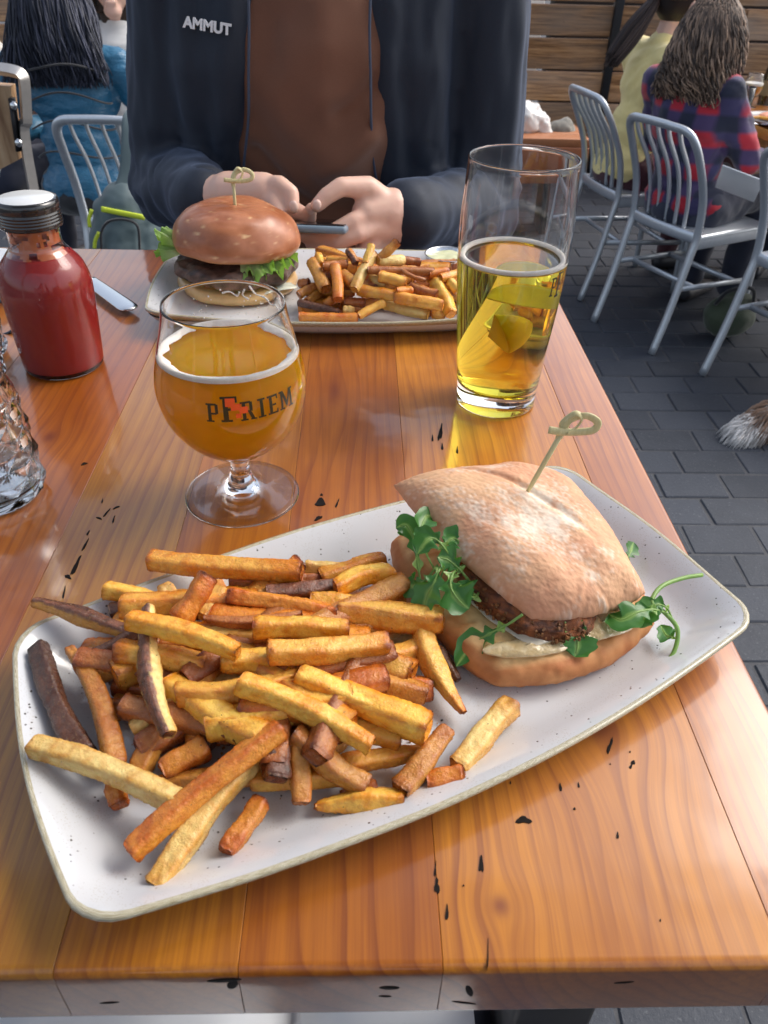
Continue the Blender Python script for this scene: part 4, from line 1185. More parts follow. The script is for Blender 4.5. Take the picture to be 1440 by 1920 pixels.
def letters(txt):
    # slab-serif strokes: list of polygons per letter, unit height
    def bar(x0, y0, x1, y1): return [(x0, y0), (x1, y0), (x1, y1), (x0, y1)]
    S = {
     'X': ([bar(0, .60, .40, 1), bar(.22, .40, .62, .72), bar(.55, .22, .9, .55), bar(.40, 0, .62, .24)], 1.0),
     'P': ([bar(.10, 0, .28, 1), bar(0, 0, .40, .09), bar(0, .91, .20, 1), bar(.28, .90, .56, 1), bar(.28, .42, .56, .52), bar(.48, .46, .64, .96)], .72),
     'F': ([bar(.10, 0, .30, 1), bar(0, 0, .44, .09), bar(0, .91, .66, 1), bar(.58, .76, .66, .92), bar(.28, .46, .54, .56)], .72),
     'R': ([bar(.10, 0, .28, 1), bar(0, 0, .38, .09), bar(0, .91, .20, 1), bar(.28, .90, .56, 1), bar(.28, .44, .56, .54), bar(.48, .48, .64, .96), [(.40, .46), (.58, .46), (.78, .0), (.58, .0)], bar(.52, 0, .84, .09)], .88),
     'I': ([bar(.12, 0, .30, 1), bar(0, 0, .42, .09), bar(0, .91, .42, 1)], .50),
     'E': ([bar(.10, 0, .28, 1), bar(0, 0, .62, .10), bar(0, .90, .62, 1), bar(.54, 0, .62, .24), bar(.54, .76, .62, 1), bar(.28, .45, .50, .55)], .70),
     'M': ([bar(.08, 0, .22, 1), bar(.72, 0, .88, 1), [(.10, 1), (.28, 1), (.54, .30), (.44, .12)], [(.84, 1), (.70, 1), (.42, .24), (.50, .10)], bar(0, 0, .32, .09), bar(.62, 0, .98, .09), bar(0, .91, .2, 1), bar(.76, .91, .98, 1)], 1.02)}
    x = 0; out = []
    for ch, sc_, dy in txt:
        polys, w = S[ch]
        for p in polys: out.append([(x + a * sc_, b * sc_ + dy) for a, b in p])
        x += w * sc_ + .04
    return out, x
def wrap_print(name, txt, prof, ctr, aim, a0, a1, zmid, hgt_, parent, slope=0.0):
    polys, W = letters(txt)
    V, F = [], []
    for k, p in enumerate(polys):
        # subdivide each quad so that it follows the glass
        q = [np.array(t) for t in p]
        nn = 6
        b = len(V)
        for i in range(nn + 1):
            for j in range(nn + 1):
                u, v = i / nn, j / nn
                t = (q[0] * (1 - u) + q[1] * u) * (1 - v) + (q[3] * (1 - u) + q[2] * u) * v
                a = a0 + (a1 - a0) * t[0] / W
                z = zmid + (t[1] - .5) * hgt_ + slope * (a - (a0 + a1) / 2)
                r = radius_at(prof, z) + .00022 + .00001 * (k % 7)
                # positive angle turns towards the camera's right
                A = aim + a
                V.append((ctr[0] + r * math.cos(A), ctr[1] + r * math.sin(A), z))
        F += [tuple(b + c for c in f) for f in quads(nn + 1, nn + 1)]
    return obj(name, (V, F), M_PRINT, parent)
sc_c = PZ(455, 925, 0)
snif = thing('snifter', 'stemmed snifter of hazy orange beer with printed bowl behind the fries', 'beer glass', tuple(sc_c))
bowlo = smooth_prof([(.0068, .0290), (.0105, .0335), (.0225, .0405), (.0345, .0520), (.0430, .0665), (.0468, .0830), (.0462, .0960), (.0425, .1120), (.0385, .1270), (.0366, .1385)], 6)
foot = smooth_prof([(1e-4, .0012), (.020, .0004), (.0375, 0), (.0386, .0010), (.0375, .0021), (.028, .0036), (.017, .0062), (.0100, .0110), (.0072, .0180), (.0063, .0240), (.0068, .0290)], 5)
inner = [(max(r - .0011, 1e-4), z) for r, z in bowlo if z > .036]
inner = [(1e-4, .0352), (.006, .0357)] + [(r, z + .0004) for r, z in inner if r > .012]
lipz = bowlo[-1][1]
prof = foot + bowlo[1:] + [(.0364, lipz + .0007), (.0357, lipz + .0006)] + [q for q in inner[::-1]]
obj('glass', lathe(prof, 96, sc_c), M_GLASS, snif)
lvl = .1075
liq = [(r + .0002, z) for r, z in inner if z < lvl]
obj('beer', lathe([(1e-4, .0351)] + liq[1:] + [(radius_at(inner, lvl) + .0002, lvl), (.03, lvl), (1e-4, lvl)], 96, sc_c), M_HAZY, snif)
ri = radius_at(inner, lvl)
V, F = lathe(smooth_prof([(ri + .0001, lvl - .0008), (ri - .0001, lvl + .0024), (ri - .0018, lvl + .0032), (ri - .0036, lvl + .0022), (ri - .0050, lvl + .0004), (ri - .004, lvl - .0004)], 4), 160, sc_c, closed=True)
rad = np.hypot(V[:, 0] - sc_c[0], V[:, 1] - sc_c[1])
inn = np.clip((ri - rad) / .0050, 0, 1)
k_ = 1 + inn * .05 * fbm(V * 120, 3, 2)
V[:, 0] = sc_c[0] + (V[:, 0] - sc_c[0]) * k_; V[:, 1] = sc_c[1] + (V[:, 1] - sc_c[1]) * k_
V[:, 2] += .0004 * inn * fbm(V * 400, 2, 3)
obj('foam', (V, F), M_FOAM, snif)
# foam strings left on the inside of the far wall
parts = []
def inwall(a, z): 
    r = radius_at(inner, z) - .0002
    return np.array([sc_c[0] + r * math.cos(a), sc_c[1] + r * math.sin(a), z])
for pl in ([(1.25, .136), (1.15, .131), (.95, .130), (.85, .126), (.72, .127), (.62, .121)], [(.6, .134), (.55, .130), (.42, .127), (.3, .123), (.22, .118)], [(1.75, .130), (1.62, .131), (1.5, .128), (1.45, .131)], [(.45, .120), (.35, .122), (.25, .120), (.18, .114), (.32, .113)], [(1.35, .133), (1.4, .129), (1.3, .126)]):
    P_ = [inwall(a, z) for a, z in pl]
    parts.append(tube(spline(P_, 5), [random.uniform(.0003, .0008) for _ in range((len(P_) - 1) * 5 + 1)], 6))
for k in range(46):
    parts.append(ell(inwall(random.uniform(.1, 2.3), random.uniform(.113, .134)), (random.uniform(.0002, .0008),) * 3, seg=8))
tag(obj('foam_lacing', join(*parts), M_FOAM, snif), kind='stuff')
aim = math.atan2(-sc_c[1], -sc_c[0])
wrap_print('printed_name', [('P', .78, 0), ('F', 1.05, 0), ('R', .8, 0), ('I', .8, 0), ('E', .8, 0), ('M', .8, 0)], bowlo, sc_c, aim, R(-20), R(50), .0925, .0150, snif)
_mp = M_PRINT; M_PRINT = plain('red_glass_print', (.85, .10, .02), .3, .05)
wrap_print('printed_mark', [('X', 1.0, 0)], [(r + .00012, z) for r, z in bowlo], sc_c, aim, R(-6), R(12), .0935, .0125, snif)
M_PRINT = _mp

# ------------------------------------------------------------ tall beer glass
pc = PZ(928, 750, 0)
pint = thing('pint_glass', 'tall half-full glass of clear golden beer near the right table edge', 'beer glass', tuple(pc))
po = smooth_prof([(.0300, .0), (.0322, .0012), (.0326, .004), (.0330, .012), (.0345, .030), (.0370, .060), (.0398, .095), (.0415, .125), (.0415, .150), (.0402, .172), (.0392, .1900)], 6)
pi_ = [(r - .0017, z) for r, z in po if z > .020]
pi_ = [(1e-4, .0165), (.02, .0168), (.029, .0182)] + pi_
prof = [(1e-4, .0022), (.022, .0018), (.0285, 0)] + po + [(.0394, .1908), (.0391, .1918), (.0384, .1921), (.0377, .1917), (.0375, .1906)] + pi_[::-1]
obj('glass', lathe(prof, 96, pc), M_GLASS, pint)
lv = .1215
gl = G('clear_golden_beer')
M_GOLD = gl.done(gl.P(color=(.88, .77, .09), rough=0, ior=1.333, trans=1.0))
liq = [(r + .0002, z) for r, z in pi_ if z < lv]
ri = radius_at(pi_, lv)
obj('beer', lathe([(1e-4, .0164)] + liq[1:] + [(ri + .0002, lv), (.03, lv), (1e-4, lv)], 96, pc), M_GOLD, pint)
V, F = lathe(smooth_prof([(ri, lv - .0006), (ri, lv + .0022), (ri - .0018, lv + .0030), (ri - .0038, lv + .0018), (ri - .0042, lv + .0002)], 4), 128, pc, closed=True)
obj('foam', (V, F), M_FOAM, pint)
aim = math.atan2(-pc[1], -pc[0])
wrap_print('printed_name', [('P', .8, 0), ('F', 1.05, -.1)], po, pc, aim, R(47), R(68), .1125, .018, pint)
# lemon wedge floating inside
gm = G('lemon_flesh'); M_LEMON = gm.done(gm.P(color=gm.mix(gm.noise(gm.coord(), 160), (.86, .74, .16), (.92, .86, .42)), rough=.3, sss=.4, sssr=(.01, .008, .002)))
M_LEM2 = m_col('lemon', .3, 300, .3, .0006, .15, .3)
M_PEEL = plain('lemon_peel', (.86, .62, .04), .35, .1, 120, bump=.4, bscale=500)
def wedge(n=18, m2=16, Rr=.026, half=.026, ang_=1.05):
    V = []
    for i in range(n + 1):
        t = -1 + 2 * i / n
        rr = Rr * math.sqrt(max(0.0004, 1 - t * t))
        V.append((0, 0, t * half))
        for k in range(m2 + 1):
            a = -ang_ / 2 + ang_ * k / m2
            V.append((rr * math.cos(a), rr * math.sin(a), t * half))
    F1, F2 = [], []
    w = m2 + 2
    for i in range(n):
        for k in range(m2):
            F2.append((i * w + 1 + k, i * w + 2 + k, (i + 1) * w + 2 + k, (i + 1) * w + 1 + k))
        F1.append((i * w, i * w + 1, (i + 1) * w + 1, (i + 1) * w)); F1.append((i * w, (i + 1) * w, (i + 1) * w + w - 1, i * w + w - 1))
    return np.array(V), F1, F2
lem = thing('lemon_wedge', 'pale yellow lemon wedge sunk in the tall golden beer', 'lemon wedge', (pc[0], pc[1], .075))
def lemon_mesh(V, F1, F2, Rr):
    Vf, Ff, Nf = fuse([(V, [f for f in F1 + F2] + [tuple(range(0, 18)), tuple(range(18 * 18, 19 * 18))[::-1]])], .0009, 6)
    rr = np.hypot(Vf[:, 0], Vf[:, 1]) / Rr / np.sqrt(np.clip(1 - (Vf[:, 2] / (Rr * 1.12)) ** 2, .02, 1))
    k = np.clip((rr - .90) * 14, 0, 1)[:, None]; pith = (np.clip((rr - .80) * 14, 0, 1) * np.clip((.94 - rr) * 14, 0, 1))[:, None]
    K = np.array([.88, .78, .22]) * (1 - k) + np.array([.88, .62, .03]) * k
    return Vf, Ff, K * (1 - pith) + np.array([.90, .86, .60]) * pith
V, F1, F2 = wedge(Rr=.024, half=.027, ang_=1.2); Vl, Fl, Kl = lemon_mesh(V, F1, F2, .024)
M3 = np.array(Euler((R(52), R(18), R(-25))).to_matrix())
obj('wedge', (Vl @ M3.T + pc + np.array([-.008, -.002, .072]), Fl), M_LEM2, lem, col=Kl)
V, F1, F2 = wedge(Rr=.021, half=.024, ang_=1.0); Vl, Fl, Kl = lemon_mesh(V, F1, F2, .021)
M3 = np.array(Euler((R(100), R(-12), R(80))).to_matrix())
lem2 = thing('lemon_wedge', 'second lemon wedge lying across the first in the tall golden beer', 'lemon wedge', (pc[0], pc[1], .09))
obj('wedge', (Vl @ M3.T + pc + np.array([.010, -.006, .090]), Fl), M_LEM2, lem2, col=Kl)

# ------------------------------------------------------------ ketchup bottle
kc = PZ(122, 683, 0)
ket = thing('ketchup_bottle', 'glass bottle of dark red ketchup with black screw cap at the left', 'bottle', tuple(kc))
ko = smooth_prof([(.0290, 0), (.0322, .0012), (.0335, .005), (.0345, .02), (.0358, .045), (.0368, .066), (.0362, .078), (.0325, .090), (.0262, .0985), (.0215, .1045), (.0202, .110), (.0203, .118), (.0212, .1265)], 6)
ki = [(r - .0014, z) for r, z in ko if z > .004]
prof = [(1e-4, .0022), (.022, .0018), (.0285, 0)] + ko + [(.0205, .1275), (.0196, .1270)] + ki[::-1] + [(.028, .0045), (1e-4, .0040)]
obj('glass', lathe(prof, 80, kc), M_GLASS, ket)
lv = .0995
gq = G('ketchup'); M_KET = gq.done(gq.P(color=gq.mix(gq.noise(gq.coord(), 25), (.32, .009, .011), (.41, .018, .014)), rough=.4, sss=.3, sssr=(.006, .001, .001), ssss=1.0))
liq = [(r + .0002, z) for r, z in ki if z < lv]
V, F = lathe([(1e-4, .0040), (.028, .0045)] + liq + [(radius_at(ki, lv) + .0002, lv), (.01, lv + .001), (1e-4, lv + .001)], 80, kc)
obj('ketchup', (V, F), M_KET, ket)
# smear left inside the neck
gs = G('ketchup_smear'); ns = gs.noise(gs.coord(), 95, 4, .6)
M_SM = gs.done(gs.P(color=gs.mix(gs.noise(gs.coord(), 60, 3), (.42, .04, .015), (.80, .30, .10)), rough=.35, sss=.3, sssr=(.01, .003, .001)))
n, m2 = 90, 16
V = []; ok = []
for i in range(n):
    for j in range(m2):
        a = 2 * math.pi * i / n; z = .097 + (.1265 - .097) * j / (m2 - 1)
        r = radius_at(ki, z) - .00005
        V.append((kc[0] + r * math.cos(a), kc[1] + r * math.sin(a), z))
V = np.array(V); nn_ = fbm(V * 130, 3, 4) + .45 - np.clip((V[:, 2] - .118) * 20, 0, 1) * .1
F = [f for f in quads(n, m2, True, False) if min(nn_[list(f)]) > 0]
obj('ketchup_smear', (V, F), M_SM, ket)
M_CAP = plain('black_lacquer', (.012, .012, .014), .22, .1, coat=.6, coatr=.1)
cap = []
zz = .1215
pr = [(.0213, zz), (.0238, zz), (.0242, zz + .001)]
for k in range(4):
    z = zz + .002 + k * .0024
    pr += [(.0236, z), (.0243, z + .0008), (.0243, z + .0015), (.0236, z + .0022)]
pr += [(.0236, zz + .013), (.0243, zz + .0150), (.0240, zz + .0185), (.0228, zz + .0205), (.0205, zz + .0206)]
obj('cap', lathe(pr + [(1e-4, zz + .0206)], 72, kc), M_CAP, ket)
obj('cap_sky_sheen', lathe([(1e-4, zz + .0209), (.0208, zz + .0209), (.0214, zz + .0204), (.0214, zz + .0200), (1e-4, zz + .0200)], 72, kc), plain('pale_cap_sheen', (.80, .80, .78), .25, .04, metal=.3), ket)  # pale disc paints the sky's reflection onto the black cap top

# ------------------------------------------------------------ quilted jars
def jar(label, c, Rj, Hj, water=None):
    r = thing('quilted_jar', label, 'jar', tuple(c))
    seg, n = 120, 60
    prof = []
    zt = Hj * .70
    for i in range(n + 1):
        z = zt * i / n
        rr = Rj * (1 - .10 * (z / zt) ** 2)
        if z < .004: rr -= (.004 - z) * .9
        prof.append((rr, z))
    prof += [(Rj * .86, zt + .004), (Rj * .80, zt + .009)]
    zz = zt + .011
    for k in range(3):
        prof += [(Rj * .80, zz), (Rj * .86, zz + .0012), (Rj * .86, zz + .0026), (Rj * .80, zz + .0040)]
        zz += .0062
    prof += [(Rj * .80, Hj - .004), (Rj * .86, Hj - .002), (Rj * .85, Hj), (Rj * .78, Hj)]
    nin = len(prof)
    inn = [(Rj * .76, Hj - .002), (Rj * .74, zt + .006), (Rj * .80, zt - .004), (Rj * .86, zt * .5), (Rj * .88, .010), (Rj * .8, .006), (1e-4, .005)]
    V, F = lathe([(1e-4, .001)] + prof + inn, seg, c)
    V = V.reshape(-1, seg, 3)
    for i in range(1, n + 1):
        z = prof[i][1]
        if z < .005 or z > zt - .003: continue
        for k in range(seg):
            a = 2 * math.pi * k / seg
            cell = a * 9 / math.pi / 1.0; q = z / .0105
            d1 = abs(((cell + q) % 2) - 1); d2 = abs(((cell - q) % 2) - 1)
            h = (min(d1, d2) * 1.0 - .35) * .0032
            f = 1 + h / Rj
            V[i + 0, k, 0] = c[0] + (V[i, k, 0] - c[0]) * f; V[i, k, 1] = c[1] + (V[i, k, 1] - c[1]) * f
    obj('glass', (V.reshape(-1, 3), F), M_GLASS, r, smooth=False)
    if water:
        gw = G('water'); mw = gw.done(gw.P(color=(.97, .99, .98), rough=0, ior=1.33, trans=1))
        obj('water', lathe([(1e-4, .0049), (Rj * .8, .0059), (Rj * .881, .010), (Rj * .861, zt * .5), (1e-4, zt * .5)], 64, c), mw, r)
jar('quilted glass jar with screw thread and a little water, lower left', PZ(-12, 922, 0), .0345, .108, True)
jar('quilted glass jar half hidden behind the nearer one at the left frame edge', PZ(-62, 668, 0), .0345, .105)

# ------------------------------------------------------------ menu card, sunglasses-dark clip, knife
M_PAPER = plain('paper', (.80, .82, .84), .7, .03, 30)
def plate_round(name, label, c, Rr, mat):
    V, F = lathe(smooth_prof([(1e-4, .0), (Rr * .6, 0), (Rr * .97, .012), (Rr, .0145), (Rr * .985, .0158), (Rr * .8, .009), (Rr * .6, .0045), (1e-4, .004)], 5), 72, c)
    return single(name, label, 'plate', (V, F), mat, c)
plate_round('side_plate', 'white round side plate mostly outside the left edge behind the ketchup bottle', PZ(-75, 540, 0), .080, M_PAPER)
# butter knife
kn = thing('table_knife', 'stainless table knife with rounded blade behind the ketchup bottle', 'knife', tuple(PZ(200, 545, .004)))
a_, b_k = PZ(238, 575, .006), PZ(100, 478, .006)
d_ = (b_k - a_) / np.linalg.norm(b_k - a_); s_ = np.array([-d_[1], d_[0], 0])
n = 26; V = []
for i in range(n):
    t = i / (n - 1)
    x = t * .105
    w = .0105 * min(1, math.sqrt(max(0, 1 - (1 - min(t / .12, 1)) ** 2)) + .001) * (1 - .18 * t)
    for sgn, zz in ((1, 0), (.9, .0009), (-.8, .0011), (-1, .0004)):
        V.append(a_ - d_ * .012 + d_ * x + s_ * w * sgn + np.array([0, 0, zz + .004 * 0]))
F = quads(n, 4, False, True) + [(0, 1, 2, 3), tuple((n - 1) * 4 + k for k in (3, 2, 1, 0))]
obj('blade', (np.array(V), F), plain('polished_steel', (.78, .79, .80), .16, .02, metal=1.0), kn)
obj('handle', tube([a_ + d_ * .090, a_ + d_ * .11, a_ + d_ * .16, a_ + d_ * .195], [.004, .005, .0065, .006], 14, sx=.55, sy=1.2), M_STEEL, kn)
# dark rimmed sunglasses
sg = thing('sunglasses', 'dark framed eyeglasses folded behind the far jar at the left edge', 'glasses', tuple(PZ(-10, 600, 0)))
M_DF = plain('dark_frame', (.02, .03, .05), .2, coat=.5)
c1 = PZ(-20, 596, .014)
ring = [c1 + np.array([.026 * math.cos(a), .010 * math.sin(a) * .4, .017 * math.sin(a)]) for a in np.linspace(0, 2 * math.pi, 28)]
obj('frame', join(tube(ring, .0016, 8), tube([r_ + np.array([-.06, 0, 0]) for r_ in ring], .0016, 8)), M_DF, sg)
obj('temple', tube(spline([c1 + np.array([.026, .0, .008]), c1 + np.array([.034, .03, .005]), c1 + np.array([.03, .09, .0]), c1 + np.array([.0, .11, -.008])], 6), .0016, 8), M_DF, sg)
# ------------------------------------------------------------ aluminium chairs
def m_alu():
    g = G('brushed_aluminium'); v = g.coord()
    n = g.noise(g.mapc(v, (40, 40, 6)), 3.0, 4)
    return g.done(g.P(color=g.mix(n, (.52, .56, .61), (.66, .70, .74)), metal=.65, rough=g.math('MULTIPLY_ADD', n, .2, .28)))
M_ALU = m_alu()
def make_chair(label, loc, rotz):
    t = thing('metal_chair', label, 'chair', loc, 'brushed aluminium slat-back chairs', rotz)
    side = [(-.180, -.035, 0), (-.177, .012, .18), (-.174, .050, .38), (-.174, .062, .47), (-.176, .040, .60), (-.174, -.015, .72), (-.165, -.058, .795), (-.135, -.078, .828), (-.07, -.090, .836)]
    path = side + [(0, -.094, .838)] + [(-x, y, z) for x, y, z in side[::-1]]
    P_ = spline(path, 6)
    ps = [np.array((.8 * 0, 0, 0))]
    obj('back_frame', tube(P_, .0145, 12, sx=1.15, sy=.85), M_ALU, t, local=True)
    for x in (-.105, -.052, 0, .052, .105):
        obj('slat', tube(spline([(x * .92, .066, .47), (x * .95, .052, .57), (x, .012, .68), (x * 1.03, -.060, .78), (x * 1.03, -.088, .835)], 6), .008, 8, sx=.7, sy=1.25), M_ALU, t, local=True)
    obj('back_rail', tube(spline([(-.17, .062, .452), (-.09, .050, .452), (0, .046, .452), (.09, .050, .452), (.17, .062, .452)], 5), .019, 10, sx=1.15, sy=.4), M_ALU, t, local=True)
    V, F = box((0, .25, .452), (.375, .39, .026), bev=.012, seg=3)
    V[:, 2] -= .012 * np.exp(-((V[:, 0]) / .13) ** 2 - ((V[:, 1] - .24) / .12) ** 2)
    obj('seat', (V, F), M_ALU, t, local=True)
    obj('seat_frame', join(box((-.178, .25, .432), (.018, .38, .042), bev=.005), box((.178, .25, .432), (.018, .38, .042), bev=.005), box((0, .435, .432), (.34, .018, .042), bev=.005)), M_ALU, t, local=True)
    for s in (-1, 1):
        obj('front_leg', tube(spline([(s * .178, .43, .44), (s * .180, .435, .25), (s * .184, .445, 0)], 5), .0135, 12), M_ALU, t, local=True)
        obj('stretcher', tube([(s * .176, .03, .26), (s * .181, .44, .24)], .009, 8, sx=1.3, sy=.7), M_ALU, t, local=True)
    obj('stretcher', tube([(-.178, .12, .252), (.178, .12, .252)], .009, 8, sx=1.3, sy=.7), M_ALU, t, local=True)
    obj('stretcher', tube([(-.18, .34, .246), (.18, .34, .246)], .009, 8, sx=1.3, sy=.7), M_ALU, t, local=True)
    return t
def head(fx, fy): return math.atan2(-fx, fy)      # rotation that turns local +y to (fx, fy)
ch1 = make_chair('aluminium chair under the woman in the red plaid shirt', (1.145, 3.12, FLOOR), head(.89, .45))
dup(ch1, (1.02, 3.69, FLOOR), head(.975, .22), 'aluminium chair under the woman in the yellow top', 'brushed aluminium slat-back chairs')
dup(ch1, (1.455, 2.62, FLOOR), head(.89, .45), 'empty aluminium chair cut by the right frame edge', 'brushed aluminium slat-back chairs')
dup(ch1, (-.86, 3.0, FLOOR), head(.04, 1), 'aluminium chair at the left with a grey backpack hung on it', 'brushed aluminium slat-back chairs')

# ------------------------------------------------------------ people
M_SKIN = plain('skin', (.72, .46, .36), .45, .1, 30, bump=.15, bscale=600, bd=.0003, sss=.15, sssr=(.012, .004, .002))
def rotm(fx, fy):
    l = math.hypot(fx, fy); fx, fy = fx / l, fy / l
    return np.array([[fy, fx, 0], [-fx, fy, 0], [0, 0, 1.0]])
def m_cloth(name, c1, c2, rough=.8, sheen=.3, sc_=300, wave=None):
    g = G(name); v = g.coord()
    c = g.mix(g.noise(v, 12, 3), c1, c2)
    return g.done(g.P(color=c, rough=rough, sheen=sheen, sheenr=.5, normal=g.bump(g.noise(v, sc_, 3), .25, .0006)))
def face_parts(h, f, r_, rad=.1):
    # nose, ears, chin and brows as small blobs; h head centre, f facing, r_ right vector
    u = np.array([0, 0, 1.0])
    P_ = [capsule(h + f * .088 + u * .012, h + f * .112 - u * .022, .010, .014), ell(h + f * .062 - u * .085, (.038, .038, .030)),
          capsule(h + f * .094 - u * .052 - r_ * .020, h + f * .094 - u * .052 + r_ * .020, .009, .009)]
    for s in (-1, 1):
        P_.append(ell(h + r_ * s * .082 - u * .008, (.014, .018, .032)))
        P_.append(capsule(h + f * .086 + r_ * s * .018 + u * .032, h + f * .074 + r_ * s * .050 + u * .030, .010, .008))
        P_.append(ell(h + f * .080 + r_ * s * .032 + u * .004, (.013,) * 3))
    return P_
def person(label, loc, f, J, top_mat, leg_mat, top_long=True, lean=.0, seat=-.64, scale=1.0, fold=.006, voxel=.011):
    M_ = rotm(*f); o = np.array([loc[0], loc[1], seat])
    def W(p): return o + (np.array(p, float) * scale) @ M_.T
    root = thing('person', label, 'person', (loc[0], loc[1], FLOOR))
    D = dict(pelvis=(0, 0, .10), waist=(0, .02 + lean * .3, .25), chest=(0, .03 + lean * .7, .42), neck=(0, .03 + lean, .56), head=(0, .06 + lean * 1.25, .71),
             shL=(-.165, .02 + lean * .9, .515), shR=(.165, .02 + lean * .9, .515), elL=(-.215, .12 + lean, .27), elR=(.215, .12 + lean, .27),
             wrL=(-.12, .36 + lean, .26), wrR=(.12, .36 + lean, .26), hipL=(-.09, .02, .08), hipR=(.09, .02, .08), knL=(-.11, .43, .10), knR=(.11, .43, .10), anL=(-.10, .40, -.34), anR=(.10, .40, -.34))
    D.update(J); D = {k: W(v) for k, v in D.items()}
    F3 = W((0, 1, 0)) - W((0, 0, 0)); R3 = W((1, 0, 0)) - W((0, 0, 0)); F3 /= np.linalg.norm(F3); R3 /= np.linalg.norm(R3)
    def torso(e):
        z = math.atan2(R3[1], R3[0])
        return [ell(D['pelvis'], (.155 + e, .115 + e, .11), (0, 0, z)), ell(D['waist'], (.128 + e, .098 + e, .15), (0, 0, z)), ell(D['chest'], (.150 + e, .105 + e, .165), (0, 0, z)),
                capsule(D['shL'], D['shR'], .052 + e, .052 + e), chain([D['chest'], D['neck']], [.09 + e, .052 + e])]
    def arms(e, full=True):
        P_ = []
        for s in 'LR':
            P_.append(chain([D['sh' + s], D['el' + s]], [.050 + e, .040 + e]))
            if full: P_.append(chain([D['el' + s], D['wr' + s]], [.040 + e, .027 + e]))
        return P_
    def legs(e):
        P_ = []
        for s in 'LR':
            P_.append(chain([D['hip' + s], D['kn' + s], D['an' + s]], [.085 + e, .058 + e, .040 + e]))
        return P_
    B_ = torso(0) + arms(0) + legs(0)
    B_ += [capsule(D['neck'], D['head'], .052, .05), ell(D['head'] + np.array([0, 0, .015]), (.078, .095, .108), (0, 0, math.atan2(R3[1], R3[0])))] + face_parts(D['head'], F3, R3)
    for s in 'LR':
        a = D['wr' + s]; d = F3 * .9 + (D['wr' + s] - D['el' + s]) / .3; d /= np.linalg.norm(d)
        B_.append(chain([a, a + d * .08], [.025, .030]))
        for k in range(4):
            q = a + d * .085 + R3 * (k - 1.5) * .018
            B_.append(chain([q, q + d * .035, q + d * .055 - np.array([0, 0, .02])], [.0105, .0098, .009]))
        q = a + d * .04 + R3 * (.03 if s == 'L' else -.03)
        B_.append(chain([q, q + d * .035 + R3 * (.02 if s == 'L' else -.02)], [.012, .011]))
    V, F, N = fuse(B_, .009, 5)
    obj('body', (V, F), M_SKIN, root)
    V, F, N = fuse(torso(.014) + arms(.012, top_long), voxel, 5)
    nz = fbm(V * np.array([9, 9, 16]) + 3 * vnoise(V * 5, 2)[:, None], 3, 7)
    V = V + N * (fold * nz)[:, None]
    topo = obj('top', (V, F), top_mat, root)
    V, F, N = fuse(legs(.012) + [ell(D['pelvis'] - np.array([0, 0, .03]), (.165, .125, .09), (0, 0, math.atan2(R3[1], R3[0])))], voxel, 5)
    V = V + N * (fold * fbm(V * 12, 3, 9))[:, None]
    obj('trousers', (V, F), leg_mat, root)
    for s in 'LR':
        a = D['an' + s]; a = np.array([a[0], a[1], FLOOR + .04])
        V, F, N = fuse([chain([a - F3 * .03, a + F3 * .10, a + F3 * .17 - np.array([0, 0, .008])], [.040, .038, .030])], .010, 3)
        V[:, 2] = np.maximum(V[:, 2], FLOOR + .002)
        obj('shoe', (V, F), M_SHOE, root)
    return root, D, F3, R3
M_SHOE = plain('dark_shoe', (.03, .03, .035), .5)
def m_hair(name):
    g = G(name); v = g.coord(); c = g.attr()
    return g.done(g.P(color=c, rough=.5, spec=.35, normal=g.bump(g.noise(g.mapc(v, (400, 400, 60)), 1.0, 3), .3, .0008)))
M_HAIR = m_hair('hair')
